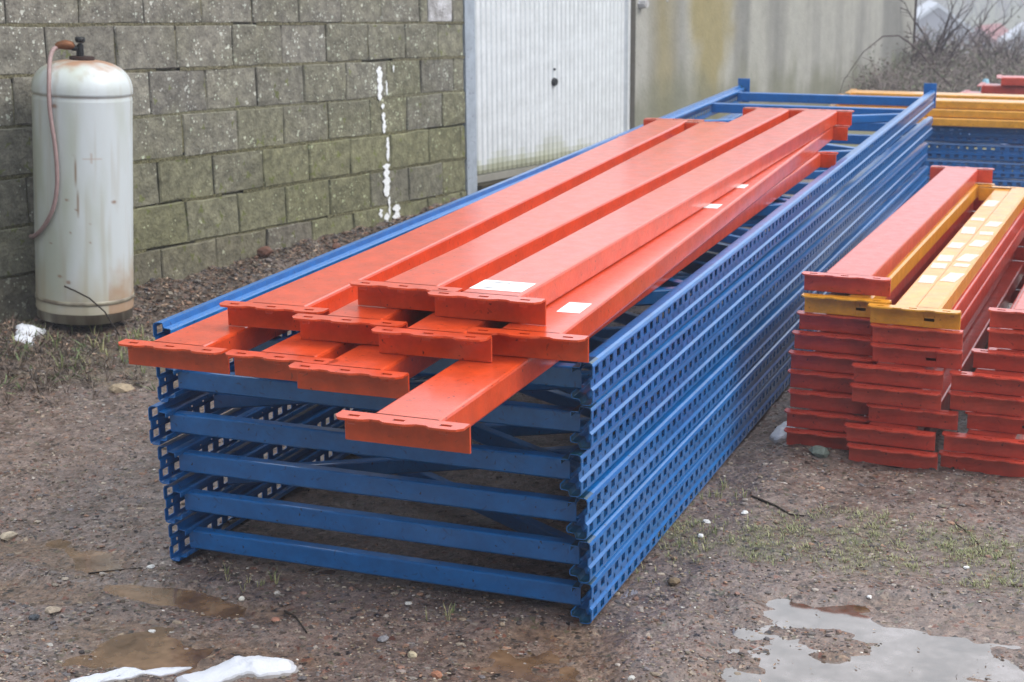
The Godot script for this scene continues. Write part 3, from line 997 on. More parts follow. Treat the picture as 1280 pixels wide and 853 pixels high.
func build_right_stack() -> void:
	var pitch := 0.0567
	var tops := ["topmost", "second from the top", "third from the top", "fourth from the top", "fifth from the top", "sixth from the top", "seventh from the top", "second from the bottom", "lowest"]
	# left edge of each connector, bottom to top
	var cols := [
		[0.124, 0.122, 0.128, 0.124, 0.124, 0.130, 0.140, 0.156, 0.148],
		[0.318, 0.308, 0.362, 0.316, 0.318, 0.362, 0.360, 0.352],
		[0.568, 0.574, 0.628, 0.582, 0.582, 0.632, 0.668, 0.668],
	]
	var zs := [[-1.405, -1.41, -1.42, -1.43, -1.43, -1.44, -1.45, -1.43, -1.46], [-1.325, -1.33, -1.36, -1.345, -1.35, -1.375, -1.375, -1.365], [-1.345, -1.34, -1.38, -1.36, -1.36, -1.40, -1.42, -1.42]]
	var where := ["left", "middle", "right"]
	for c in 3:
		var n: int = cols[c].size()
		for i in n:
			var from_top := n - 1 - i
			var word: String = tops[from_top] if from_top < 7 and i > 1 else tops[8 - i]
			var yellow := (c == 0 and i == 7) or (c == 1 and i == 7)
			var slot := yellow or (c == 2 and (i == 2 or i == 5)) or (c == 1 and i == 5)
			var colour := "yellow" if yellow else "red"
			var o := beam(colour + "_beam", "%s rack beam, %s in the %s column of the red stack%s" % [colour, word, where[c], " and covered in white stickers" if yellow and c == 1 else ""], "beams in the red and yellow stack", M.yellow if yellow else (M.red if i > n - 3 else M.red_worn), 2.15, {"slot": slot, "tongue": 0.038, "step": yellow})
			var y := -0.012 + (i + 1) * pitch
			set_beam(o, Vector3(cols[c][i], y, zs[c][i]), 0.085, 2.15)
			if yellow and c == 1:
				var spots := [[0.0, -0.33, 0.11], [1.0, -0.34, 0.13], [0.0, -0.56, 0.08], [1.0, -0.58, 0.05], [0.0, -0.66, 0.10], [1.0, -0.66, 0.12], [0.0, -0.90, 0.10], [1.0, -0.92, 0.11], [0.0, -1.17, 0.13], [1.0, -1.13, 0.06], [0.0, -1.42, 0.06], [1.0, -1.28, 0.10], [0.0, -1.72, 0.14]]
				for s in spots:
					sticker(o, 0.060 + (0.012 if s[0] == 0.0 else 0.080), s[1] + rng.randf_range(-0.015, 0.015), 0.044, s[2], 0, -0.007 if s[0] == 0.0 else 0.0, rng.randf_range(-0.12, 0.12), true)

func build_back_stacks() -> void:
	var ord := ["lowest", "third from the top", "second from the top", "topmost"]
	for i in 4:
		var f := make_frame("upright_frame", "blue perforated racking frame lying crosswise at the back, %s of the four" % ord[i], "blue racking frames at the back", i % 2 == 0)
		f.rotation.y = -PI / 2
		f.position = Vector3(-0.42 + 0.012 * (i % 2), -0.068 + i * 0.0995, -6.43 + 0.008 * (i % 3))
	for i in 2:
		var bx := 0.2 + 3.6 * i
		var bb := MB.new()
		bb.bevel(Vector3(-0.05, -0.12, -0.55), Vector3(0.05, 0.0, 0.55), 0.006)
		tag(put("timber_bearer", bb.done(), M.twig, self, Transform3D(Basis.IDENTITY, Vector3(bx, -0.069, -6.95))), "timber bearer under the %s part of the rear blue frames" % ["left", "right"][i], "timber")
	var yo := ["lowest", "middle", "topmost"]
	for i in 3:
		var o := beam("yellow_beam", "yellow rack beam, %s of three lying across the blue frames at the back" % yo[i], "yellow beams at the back", M.yellow, 3.40, {"tongue": 0.03, "flat": true})
		o.position = Vector3(-0.66 + 0.02 * i, 0.330 + (i + 1) * 0.0475, -6.50 - 0.02 * i)
		o.rotation.y = -PI / 2 + 0.006
	var o2 := beam("yellow_beam", "yellow rack beam lying behind the three others at the back", "yellow beams at the back", M.yellow, 3.40, {"tongue": 0.03, "flat": true})
	o2.position = Vector3(-0.60, 0.330 + 3 * 0.0475, -6.86)
	o2.rotation.y = -PI / 2
	for i in 3:
		var r := beam("red_beam", ["red rack beam low behind the yellow beams at the back", "red rack beam in the middle of the small pile behind the yellow beams", "red rack beam on top of the small pile behind the yellow beams"][i], "red beams far at the back", M.red, 2.7, {"tongue": 0.03})
		r.position = Vector3(-0.05 + 0.10 * i, 0.36 + 0.058 * i, -8.1 + 0.05 * i)
		r.rotation.y = -PI / 2 + 0.10 * i - 0.12
	# what the red pile lies on
	var t := thing("timber_bearer", "dark timber bearer under the small red pile at the back", "timber", Vector3(0.5, terrain(0.5, -8.2), -8.2))
	var m := MB.new()
	m.bevel(Vector3(-0.06, 0, -0.3), Vector3(0.06, 0.45, 0.3), 0.008)
	put("beam", m.done(), M.twig, t)
	var tip := MB.new()
	tip.lathe([Vector2(0.0, 0.0), Vector2(0.10, 0.0), Vector2(0.10, 0.03), Vector2(0.062, 0.04), Vector2(0.05, 0.30), Vector2(0.034, 0.42), Vector2(0.02, 0.47), Vector2(0.0, 0.475)], 14)
	tag(put("marker_cone", tip.done(), M.tip, self, Transform3D(Basis.IDENTITY, Vector3(-0.08, terrain(-0.08, -9.55), -9.55))), "small pale blue pointed cone behind the yellow beams", "cone")

# ---------------------------------------------------------------- walls and door
const ROW := 0.18615
const TILT := -0.0543

func wall_point(s: float, y: float, out := 0.0) -> Vector3:
	var p := WALL_O + WALL_D * s + WALL_N * out
	return Vector3(p.x, y, p.y)

func course(k: float, s: float) -> float:
	return 1.0875 - ROW * k + TILT * s

# a block: front at out = 0, joints left free round it; front face slightly uneven, edges broken
func block_mesh(s0: float, s1: float, k: int, seed_: int, tint: Color) -> ArrayMesh:
	var r := RandomNumberGenerator.new()
	r.seed = seed_
	var m := MB.new()
	m.col = tint
	var g := 0.004
	var nx := 4
	var inner := []
	var outer := []
	# ring of points round the face, first at the chamfer and then at the joint
	var ring := [[0.0, 0.0], [0.33, 0.0], [0.67, 0.0], [1.0, 0.0], [1.0, 0.5], [1.0, 1.0], [0.67, 1.0], [0.33, 1.0], [0.0, 1.0], [0.0, 0.5]]
	var o := r.randf_range(-0.003, 0.004)
	for q in ring:
		var s := lerpf(s0 + g, s1 - g, q[0])
		var y := lerpf(course(k + 1, s) + g, course(k, s) - g, q[1])
		s += r.randf_range(-0.003, 0.003)
		y += r.randf_range(-0.003, 0.003)
		var cs := (s0 + s1) / 2.0
		var cy := course(k + 0.5, cs)
		outer.append(wall_point(s, y, o - r.randf_range(0.003, 0.008)))
		var w := r.randf_range(0.003, 0.008)
		inner.append(wall_point(s + signf(cs - s) * w * (1.0 if q[0] == 0.0 or q[0] == 1.0 else 0.1), y + signf(cy - y) * w * (1.0 if q[1] == 0.0 or q[1] == 1.0 else 0.1), o + r.randf_range(-0.001, 0.001)))
	var centre := wall_point((s0 + s1) / 2.0, course(k + 0.5, (s0 + s1) / 2.0), o + 0.001)
	for i in ring.size():
		var j := (i + 1) % ring.size()
		m.tri(centre, inner[i], inner[j])
		m.quad(outer[i], outer[j], inner[j], inner[i])
		var bi: Vector3 = outer[i] - Vector3(WALL_N.x, 0, WALL_N.y) * 0.05
		var bj: Vector3 = outer[j] - Vector3(WALL_N.x, 0, WALL_N.y) * 0.05
		m.quad(bi, bj, outer[j], outer[i])
	# weathering drifts over the face
	for i in m.v.size():
		var p: Vector3 = m.v[i]
		var q := (Vector2(p.x, p.z) - WALL_O).dot(WALL_D)
		var a := n_macro.get_noise_2d(q * 1.3, p.y * 1.3 + 70.0)
		var b := n_mid.get_noise_2d(q * 0.9 + 33.0, p.y * 0.9)
		var c := tint * (1.0 + 0.20 * a + 0.16 * b)
		c = c.lerp(Color(0.50, 0.52, 0.30), clampf(0.5 * n_mid.get_noise_2d(q * 0.5 - 20.0, p.y * 0.5 + 9.0), 0, 0.4))
		c.a = 1.0
		m.c[i] = c
	return m.done()

func build_wall() -> void:
	var wall := thing("block_wall", "grey concrete block wall with lichen and mossy lower courses", "wall")
	var joints := {
		-1: [-0.62, -0.24, 0.13, 0.5, 0.85, 1.2, 1.55, 1.91, 2.28, 2.365, 2.62],
		0: [-0.43, -0.05, 0.32, 0.7, 1.06, 1.42, 1.78, 2.13, 2.46],
		1: [-0.62, -0.24, 0.14, 0.5, 0.86, 1.22, 1.57, 1.94, 2.28, 2.62],
		2: [-0.42, -0.04, 0.33, 0.7, 1.05, 1.41, 1.78, 2.13, 2.49],
		3: [-0.59, -0.22, 0.16, 0.52, 0.88, 1.24, 1.59, 1.96, 2.34, 2.68],
		4: [-0.42, -0.05, 0.32, 0.68, 1.04, 1.40, 1.76, 2.13, 2.48],
		5: [-0.58, -0.22, 0.14, 0.51, 0.88, 1.24, 1.60, 1.96, 2.32, 2.68],
	}
	var s_end := 2.74
	var white_at := Vector2(2.45, -1)
	for k in range(-7, 8):
		var js: Array = (joints[k] if joints.has(k) else joints[-1 if posmod(k, 2) == 1 else 0]).duplicate()
		var first: float = js[0]
		var extra := []
		for e in range(5, 0, -1):
			extra.append(first - e * 0.365)
		js = extra + js
		js.append(s_end)
		for i in js.size() - 1:
			var a: float = js[i]
			var b: float = js[i + 1]
			if course(k, (a + b) / 2.0) < -0.30:
				continue
			var low := clampf((k + 0.9 * a - 0.6) / 4.2 + rng.randf_range(-0.25, 0.25), 0.0, 1.0)
			var tint := Color(0.66, 0.65, 0.625).lerp(Color(0.57, 0.58, 0.40), low)
			tint = tint * rng.randf_range(0.88, 1.05)
			if rng.randf() < 0.10:
				tint = tint.lerp(Color(0.50, 0.49, 0.50), 0.6)
			if k >= 5 and a < 1.0:
				tint = tint.lerp(Color(0.42, 0.38, 0.35), 0.6)
			tint.a = 1.0
			var which := 0 if rng.randf() < clampf(0.75 - 0.22 * k, 0.04, 0.8) else (1 if rng.randf() < clampf(0.9 - 0.16 * k, 0.1, 0.9) else 2)
			var mm: Material = M.whitewash if k == -1 and absf(a - 2.365) < 0.01 else M["block_%d" % which]
			put("block", block_mesh(a, b, k, 1000 + k * 50 + i, tint), mm, wall)
		# mortar bed under the row, level with most of the joint, and filled upright joints here and there
		var mj := MB.new()
		mj.col = (Color(0.97, 0.94, 0.84) if k < 2 else Color(0.80, 0.79, 0.62)) * rng.randf_range(0.85, 1.1)
		var s := js[0] as float
		while s < s_end - 0.01:
			var s2 := minf(s + rng.randf_range(0.10, 0.34), s_end)
			var out := rng.randf_range(-0.002, 0.002) if rng.randf() < 0.91 else -0.018
			if k > 3 and rng.randf() < 0.4:
				out -= 0.006
			mj.quad(wall_point(s, course(k + 1, s) - 0.0075, out - 0.002), wall_point(s2, course(k + 1, s2) - 0.0075, out - 0.002), wall_point(s2, course(k + 1, s2) + 0.0075, out), wall_point(s, course(k + 1, s) + 0.0075, out))
			mj.quad(wall_point(s, course(k + 1, s) + 0.0075, out), wall_point(s2, course(k + 1, s2) + 0.0075, out), wall_point(s2, course(k + 1, s2) + 0.0075, out - 0.03), wall_point(s, course(k + 1, s) + 0.0075, out - 0.03))
			mj.quad(wall_point(s2, course(k + 1, s2) - 0.0075, out), wall_point(s2, course(k + 1, s2) - 0.0075, -0.04), wall_point(s2, course(k + 1, s2) + 0.0075, -0.04), wall_point(s2, course(k + 1, s2) + 0.0075, out))
			s = s2
		for q in js:
			if rng.randf() < (0.72 if k < 1 else 0.35):
				var f0 := rng.randf_range(0.0, 0.3)
				var f1 := rng.randf_range(0.6, 1.0)
				var o2 := rng.randf_range(-0.009, -0.004)
				var y0 := lerpf(course(k + 1, q), course(k, q), f0)
				var y1 := lerpf(course(k + 1, q), course(k, q), f1)
				mj.quad(wall_point(q - 0.009, y0, o2), wall_point(q + 0.009, y0, o2), wall_point(q + 0.009, y1, o2), wall_point(q - 0.009, y1, o2))
		kind(put("mortar_bed", mj.done(), M.mortar, wall), "stuff")
	var core := MB.new()
	core.col = Color(0.32, 0.31, 0.27)
	var c0 := wall_point(-2.6, -0.4, -0.20)
	var o := [wall_point(-2.6, -0.4, -0.034), wall_point(s_end - 0.001, -0.4, -0.034), wall_point(s_end - 0.001, 2.30, -0.034), wall_point(-2.6, 2.45, -0.034)]
	var back := Vector3(WALL_N.x, 0, WALL_N.y) * -0.17
	core.quad(o[0], o[1], o[2], o[3])
	core.quad(o[1] + back, o[0] + back, o[3] + back, o[2] + back)
	for i in 4:
		var j := (i + 1) % 4
		core.quad(o[j], o[i], o[i] + back, o[j] + back)
	put("core", core.done(), M.mortar, wall)
	# white paint run down the wall, the white block beside it is one of the blocks
	var drip := MB.new()
	var runs := [[1.865, 0.775, 0.60, 0.020], [1.93, 0.70, 0.62, 0.007], [1.895, 0.54, 0.43, 0.013], [1.925, 0.41, 0.28, 0.012], [1.905, 0.275, 0.10, 0.026], [1.925, 0.10, 0.00, 0.009], [1.99, 0.05, -0.04, 0.030], [1.90, 0.02, -0.03, 0.022], [1.84, 0.05, 0.0, 0.016], [2.0, 0.77, 0.73, 0.006], [1.89, 0.585, 0.555, 0.012]]
	for q in runs:
		var n := 16
		var length := absf(q[1] - q[2])
		var lw := []
		var rw2 := []
		for i in n + 1:
			var t := float(i) / n
			var body := sqrt(clampf(minf(t * length / 0.012, (1.0 - t) * length / 0.022), 0.0, 1.0))
			lw.append(1.35 * q[3] * body * (0.75 + 0.9 * n_fine.get_noise_2d(q[0] * 3.0, t * length * 1.3 + q[1])))
			rw2.append(1.35 * q[3] * body * (0.75 + 0.9 * n_fine.get_noise_2d(q[0] * 3.0 + 50.0, t * length * 1.3 + q[1])))
		for i in n:
			var y0 := lerpf(q[1], q[2], float(i) / n)
			var y1 := lerpf(q[1], q[2], float(i + 1) / n)
			var mid0: float = q[0] + 0.004 * n_mid.get_noise_2d(q[1] * 9.0, y0 * 5.0)
			var mid1: float = q[0] + 0.004 * n_mid.get_noise_2d(q[1] * 9.0, y1 * 5.0)
			drip.quad(wall_point(mid1 - lw[i + 1], y1, 0.0062), wall_point(mid1 + rw2[i + 1], y1, 0.0062), wall_point(mid0 + rw2[i], y0, 0.0062), wall_point(mid0 - lw[i], y0, 0.0062))
	put("white_paint_run", drip.done(), M.white_paint, wall)

	# garage door, a little back in its opening, with a grey frame post
	var s0 := 2.86
	var s1 := 5.02
	var door := thing("garage_door", "white ribbed metal garage door with a small black handle and green algae below", "garage door")
	var ribs := 36
	var top := 2.05
	var panel := MB.new()
	var dn := noise(505, 3.0, 3)
	var alg := func(s: float, y: float) -> Color:
		var base := 0.02 + TILT * (s - s0) + 0.05
		var hgt := y - base
		var n := dn.get_noise_2d(s * 1.3, y * 0.35)
		var cover := (1.0 - smoothstep(0.01, 0.13 + 0.10 * n, hgt)) * 0.8
		if absf(s - 3.93) < 0.13:
			cover = maxf(cover, 0.6 * (1.0 - smoothstep(0.03, 0.22, hgt)))
		var c := Color(0.86, 0.90, 0.95).lerp(Color(0.50, 0.52, 0.30), clampf(cover, 0, 1))
		c = c.lerp(Color(0.25, 0.25, 0.18), clampf(0.8 * (1.0 - smoothstep(0.0, 0.06, hgt)), 0, 1))
		return c
	var ys := [0.0, 0.02, 0.05, 0.08, 0.12, 0.16, 0.20, 0.26, 0.34, 0.45, 0.7, 1.2, top]
	var w := (s1 - s0) / ribs
	var prof := [[0.0, 0.0], [0.54, 0.0], [0.62, -0.009], [0.86, -0.009], [1.0, 0.0]]
	for r in ribs:
		for i in prof.size() - 1:
			for j in ys.size() - 1:
				var a: float = s0 + w * (r + prof[i][0])
				var b: float = s0 + w * (r + prof[i + 1][0])
				var oa: float = -0.055 + prof[i][1]
				var ob: float = -0.055 + prof[i + 1][1]
				var ya0: float = 0.07 + TILT * (a - s0) + ys[j]
				var ya1: float = 0.07 + TILT * (a - s0) + ys[j + 1]
				var yb0: float = 0.07 + TILT * (b - s0) + ys[j]
				var yb1: float = 0.07 + TILT * (b - s0) + ys[j + 1]
				panel.col = alg.call((a + b) / 2.0, (ya0 + ya1) / 2.0)
				panel.quad(wall_point(a, ya0, oa), wall_point(b, yb0, ob), wall_point(b, yb1, ob), wall_point(a, ya1, oa))
	# back of the sheet
	panel.col = Color(0.4, 0.4, 0.4)
	panel.quad(wall_point(s1, -0.06, -0.075), wall_point(s0, 0.06, -0.075), wall_point(s0, 2.12, -0.075), wall_point(s1, 2.0, -0.075))
	put("ribbed_panel", panel.done(), M.door, door)
	var rail := MB.new()
	rail.col = Color(0.35, 0.34, 0.30)
	_slab(rail, s0, s1, -0.045, -0.005, -0.075, -0.040)
	put("bottom_rail", rail.done(), M.door, door)
	var hb := MB.new()
	var hs := 3.94
	_knob(hb, hs, 0.508, 0.034, 0.018)
	var hd := put("handle", hb.done(), M.dark_metal, door)
	var kb := MB.new()
	_knob(kb, hs + 0.005, 0.585, 0.010, 0.010)
	put("lock", kb.done(), M.dark_metal, hd)
	var stile := MB.new()
	stile.col = Color(0.9, 0.93, 0.97)
	_post(stile, s1, s1 + 0.035, -0.10, 2.02, -0.075, -0.035)
	put("edge_stile", stile.done(), M.door, door)
	var fr := MB.new()
	_post(fr, 2.745, 2.855, -0.2, 2.2, -0.20, 0.004)
	tag(put("door_post", fr.done(), M.frame_grey), "grey metal post between the block wall and the garage door", "post")
	var sill := MB.new()
	sill.col = Color(0.30, 0.27, 0.24)
	_slab(sill, 2.86, 5.06, -0.16, -0.05, -0.2, 0.03)
	tag(put("door_sill", sill.done(), M.mortar), "low concrete sill under the white garage door", "sill")

	# rendered concrete wall beyond the door, stained in upright streaks
	var cs0 := 5.06
	var cs1 := 12.38
	var rw := MB.new()
	rw.smooth = 1
	var streak := noise(601, 1.0, 4)
	var blot := noise(602, 1.0, 4)
	var tint := func(s: float, y: float) -> Color:
		var c := Color(0.66, 0.655, 0.64)
		var v := streak.get_noise_2d(s * 1.1, y * 0.13)
		c = c.lerp(Color(0.32, 0.32, 0.335), clampf(v * 1.5 + 0.08 + 0.25 * smoothstep(9.5, 12.2, s), 0, 0.7))
		c = c.lerp(Color(0.68, 0.68, 0.67), clampf(-v * 1.2, 0, 0.7))
		var ochre := 1.0 - smoothstep(0.0, 0.55, absf(s - 6.45 - 0.25 * streak.get_noise_2d(s, y * 2.0)))
		ochre = maxf(ochre, 0.55 * (1.0 - smoothstep(0.0, 0.35, absf(s - 5.55))))
		c = c.lerp(Color(0.52, 0.43, 0.19), clampf(ochre * (1.25 + 0.7 * blot.get_noise_2d(s * 1.5, y * 1.1)), 0, 0.8))
		var damp := (1.0 - smoothstep(-0.05, 0.34, y + TILT * -(s - 5.0) - 0.2 + 0.35 * blot.get_noise_2d(s * 1.8, y * 1.6)))
		c = c.lerp(Color(0.33, 0.335, 0.26), clampf(damp * 0.75, 0, 0.75))
		var gr := 1.0 - smoothstep(0.0, 0.8, absf(s - 11.9))
		c = c.lerp(Color(0.30, 0.36, 0.20), clampf(gr * damp * 0.8, 0, 0.7))
		return c
	var ns := 320
	var ny := 26
	for i in ns:
		for j in ny:
			var a := lerpf(cs0, cs1, float(i) / ns)
			var b := lerpf(cs0, cs1, float(i + 1) / ns)
			var y0 := lerpf(-0.7, 2.0, float(j) / ny)
			var y1 := lerpf(-0.7, 2.0, float(j + 1) / ny)
			var q := [wall_point(a, y0, 0.0), wall_point(b, y0, 0.0), wall_point(b, y1, 0.0), wall_point(a, y1, 0.0)]
			var cc := [tint.call(a, y0), tint.call(b, y0), tint.call(b, y1), tint.call(a, y1)]
			for t in [[0, 2, 1], [0, 3, 2]]:
				for e in t:
					rw.v.append(q[e])
					rw.c.append(cc[e])
				rw.s.append(1)
	rw.smooth = -1
	rw.col = Color(0.34, 0.31, 0.28)
	var bk := Vector3(WALL_N.x, 0, WALL_N.y) * -0.22
	var e := [wall_point(cs0, -0.7), wall_point(cs1, -0.7), wall_point(cs1, 2.0), wall_point(cs0, 2.0)]
	rw.quad(e[1] + bk, e[0] + bk, e[3] + bk, e[2] + bk)
	for i in 4:
		var j := (i + 1) % 4
		rw.quad(e[j], e[i], e[i] + bk, e[j] + bk)
	var wall2 := tag(put("concrete_wall", rw.done(), M.render), "grey rendered concrete wall with ochre and dark streaks beyond the garage door", "wall")
	var ep := MB.new()
	_post(ep, cs1 + 0.003, cs1 + 0.05, -0.7, 2.02, -0.1, 0.012)
	put("rusty_edge_trim", ep.done(), M.rust, wall2)
	var lampm := MB.new()
	_knob(lampm, 5.13, 0.93, 0.045, 0.05)
	put("white_stopper", lampm.done(), M.whitewash, wall2)
	var pr := MB.new()
	_knob(pr, 5.60, 0.93, 0.018, 0.004)
	_knob(pr, 5.60, 0.98, 0.014, 0.004)
	put("white_paint_spot", pr.done(), M.whitewash, wall2)

func _post(m: MB, s0: float, s1: float, y0: float, y1: float, o0: float, o1: float) -> void:
	var p := [wall_point(s0, 0, o1), wall_point(s1, 0, o1), wall_point(s1, 0, o0), wall_point(s0, 0, o0)]
	for i in 4:
		var a: Vector3 = p[i]
		var b: Vector3 = p[(i + 1) % 4]
		m.quad(a + Vector3(0, y0, 0), b + Vector3(0, y0, 0), b + Vector3(0, y1, 0), a + Vector3(0, y1, 0))
	m.quad(p[0] + Vector3(0, y1, 0), p[1] + Vector3(0, y1, 0), p[2] + Vector3(0, y1, 0), p[3] + Vector3(0, y1, 0))

# a bar along the foot of the door, following its tilt
func _slab(m: MB, s0: float, s1: float, dy0: float, dy1: float, o0: float, o1: float) -> void:
	var ya := 0.07 + TILT * (s0 - 2.86)
	var yb := 0.07 + TILT * (s1 - 2.86)
	var a0 := wall_point(s0, ya + dy0, o1)
	var a1 := wall_point(s0, ya + dy1, o1)
	var b0 := wall_point(s1, yb + dy0, o1)
	var b1 := wall_point(s1, yb + dy1, o1)
	var bk := Vector3(WALL_N.x, 0, WALL_N.y) * (o0 - o1)
	m.quad(a0, b0, b1, a1)
	m.quad(a1, b1, b1 + bk, a1 + bk)
	m.quad(b0 + bk, a0 + bk, a1 + bk, b1 + bk)
	m.quad(a0 + bk, a0, a1, a1 + bk)
	m.quad(b0, b0 + bk, b1 + bk, b1)
	m.quad(a0 + bk, b0 + bk, b0, a0)

func _knob(m: MB, s: float, y: float, r: float, deep: float) -> void:
	var n := 8
	var o := []
	var f := []
	for i in n:
		var a := TAU * i / n
		o.append(wall_point(s + r * cos(a), y + r * 0.8 * sin(a), -0.055 if s < 5.0 else 0.0))
		f.append(wall_point(s + r * 0.8 * cos(a), y + r * 0.64 * sin(a), (-0.055 if s < 5.0 else 0.0) + deep))
	for i in n:
		var j := (i + 1) % n
		m.quad(o[i], o[j], f[j], f[i])
	for i in range(1, n - 1):
		m.tri(f[0], f[i], f[i + 1])

# ---------------------------------------------------------------- gas cylinder
func build_cylinder() -> void:
	var base := Vector3(-2.66, 0.045, -1.90)
	var o := thing("gas_cylinder", "tall rusty white gas cylinder with a pink hose, standing against the block wall", "gas cylinder", base)
	var R := 0.179
	o.transform = Transform3D(Basis(Vector3(0.596, 0, 0.803), -0.062), base)
	var H := 0.845
	var n := noise(701, 4.0, 3)
	var n2 := noise(702, 14.0, 3)
	var to_cam := Vector3(0.596, 0, 0.803)
	var right := Vector3(0.803, 0, -0.596)
	var tint := func(p: Vector3) -> Color:
		var c := Color(0.54, 0.585, 0.61)
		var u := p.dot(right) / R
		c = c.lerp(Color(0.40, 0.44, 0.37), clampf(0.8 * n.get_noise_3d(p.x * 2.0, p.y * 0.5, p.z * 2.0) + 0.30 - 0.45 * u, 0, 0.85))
		var run := n2.get_noise_3d(p.x * 1.6, p.y * 0.09, p.z * 1.6)
		c = c.lerp(Color(0.36, 0.33, 0.25), clampf(run * 1.2 - 0.12, 0, 0.45))
		var top := smoothstep(H + 0.072, H + 0.118, p.y + 0.018 * n2.get_noise_3d(p.x, p.y, p.z) + 0.022 * n.get_noise_3d(p.x * 2.0, 0.0, p.z * 2.0))
		c = c.lerp(Color(0.36, 0.19, 0.11), clampf(top, 0, 0.9))
		c = c.lerp(Color(0.42, 0.36, 0.24), 0.75 * (1.0 - smoothstep(0.0, 0.26, p.y + 0.10 * n.get_noise_3d(p.x * 2.0, p.y, p.z * 2.0))))
		if u > 0.45:
			c = c.lerp(Color(0.36, 0.20, 0.11), 0.7 * (1.0 - smoothstep(0.05, 0.24, p.y + 0.08 * n2.get_noise_3d(p.x, p.y, p.z))))
		# rust line under the seam, a long scratch, a cross-shaped mark and spots
		var seam := 1.0 - smoothstep(0.0, 0.006, absf(p.y - (H - 0.012)))
		c = c.lerp(Color(0.25, 0.15, 0.09), seam * (0.5 + 0.5 * n2.get_noise_3d(p.x, p.y, p.z)))
		var front := p.dot(to_cam) > 0.0
		if front:
			var us := p.dot(right)
			var sx := -0.033 + 0.012 * (0.62 - p.y) / 0.2
			if p.y < 0.63 and p.y > 0.40:
				c = c.lerp(Color(0.22, 0.14, 0.08), 0.9 * (1.0 - smoothstep(0.001, 0.004, absf(us - sx))))
			if absf(us - 0.03) < 0.032 and absf(p.y - 0.615) < 0.003:
				c = c.lerp(Color(0.40, 0.27, 0.20), 0.45)
			if absf(us - 0.028) < 0.003 and absf(p.y - 0.618) < 0.018:
				c = c.lerp(Color(0.36, 0.24, 0.17), 0.5)
		var spots := [[0.105, 0.455, 0.012], [-0.03, 0.43, 0.007], [-0.062, 0.465, 0.008], [0.022, 0.38, 0.005], [-0.05, 0.345, 0.006], [-0.1, 0.80, 0.014], [0.02, 0.31, 0.006], [-0.09, 0.18, 0.010], [-0.06, 0.16, 0.012], [-0.12, 0.30, 0.005]]
		if front:
			for s in spots:
				var d := Vector2(p.dot(right) - s[0], (p.y - s[1]) * 1.3).length()
				c = c.lerp(Color(0.24, 0.14, 0.09), 0.85 * (1.0 - smoothstep(s[2] * 0.4, s[2], d)))
		return c
	var prof := []
	prof.append(Vector2(0.0, 0.03))
	prof.append(Vector2(R * 0.9, 0.03))
	for i in 170:
		var y := 0.035 + (H - 0.025 - 0.035) * i / 169.0
		prof.append(Vector2(R, y))
	prof.append(Vector2(R - 0.003, H - 0.018))
	prof.append(Vector2(R - 0.003, H - 0.010))
	prof.append(Vector2(R + 0.002, H - 0.006))
	for i in 25:
		var a := PI / 2 * i / 24.0
		prof.append(Vector2((R + 0.002) * pow(cos(a), 0.72), H + 0.112 * pow(sin(a), 0.92)))
	var b := MB.new()
	b.lathe(prof, 160, tint)
	put("body", b.done(), M.cylinder, o)
	var fr := MB.new()
	fr.lathe([Vector2(R * 0.9, 0.0), Vector2(R - 0.004, 0.0), Vector2(R - 0.002, 0.07), Vector2(R + 0.003, 0.072), Vector2(R + 0.003, 0.085), Vector2(R * 0.98, 0.088)], 64, func(p: Vector3) -> Color: return Color(0.36, 0.34, 0.26).lerp(Color(0.15, 0.12, 0.09), clampf(0.5 + n2.get_noise_3d(p.x, p.y, p.z) * 1.2, 0, 1)))
	put("foot_ring", fr.done(), M.cylinder, o)
	var cl := MB.new()
	cl.lathe([Vector2(0.045, H + 0.105), Vector2(0.045, H + 0.122), Vector2(0.03, H + 0.124), Vector2(0.0, H + 0.124)], 20)
	put("collar", cl.done(), M.rust, o)
	var vm := MB.new()
	var vb := right * -0.006 + Vector3(0, H + 0.12, 0)
	vm.tube([vb, vb + Vector3(0, 0.045, 0)], [0.014, 0.012], 10)
	vm.tube([vb + Vector3(0, 0.045, 0), vb + Vector3(0, 0.05, 0)], [0.008, 0.008], 8)
	vm.tube([vb + Vector3(0, 0.052, 0), vb + Vector3(0, 0.058, 0), vb + Vector3(0, 0.07, 0), vb + Vector3(0, 0.073, 0)], [0.014, 0.018, 0.019, 0.013], 9)
	vm.tube([vb + Vector3(0, 0.03, 0), vb + right * -0.03 + Vector3(0, 0.032, 0)], [0.010, 0.010], 8)
	var valve := put("valve", vm.done(), M.dark_metal, o)
	var reg := MB.new()
	var rc := vb + right * -0.052 + Vector3(0, 0.040, 0)
	reg.tube([rc + right * 0.030 + Vector3(0, -0.006, 0), rc + right * 0.022, rc + Vector3(0, 0.003, 0), rc - right * 0.024, rc - right * 0.034 + Vector3(0, -0.004, 0)], [0.010, 0.016, 0.018, 0.013, 0.009], 10)
	put("regulator", reg.done(), M.brass, valve)
	# hose: out of the regulator, over the shoulder, down the front left and away behind
	var pts := [[-0.086, H + 0.152, 0.0], [-0.100, H + 0.146, 0.02], [-0.112, H + 0.115, 0.07], [-0.116, H + 0.06, 0.125], [-0.117, H - 0.02, 0.150], [-0.112, H - 0.09, 0.158], [-0.100, H - 0.18, 0.166], [-0.094, H - 0.27, 0.168], [-0.096, H - 0.34, 0.166], [-0.106, H - 0.40, 0.160], [-0.125, H - 0.45, 0.146], [-0.150, H - 0.495, 0.12], [-0.178, H - 0.53, 0.07], [-0.192, H - 0.545, 0.0], [-0.17, H - 0.57, -0.09], [-0.10, H - 0.62, -0.17], [-0.03, 0.10, -0.20], [0.0, 0.0, -0.20]]
	var curve := Curve3D.new()
	for p in pts:
		curve.add_point(right * p[0] + to_cam * p[2] + Vector3(0, p[1], 0))
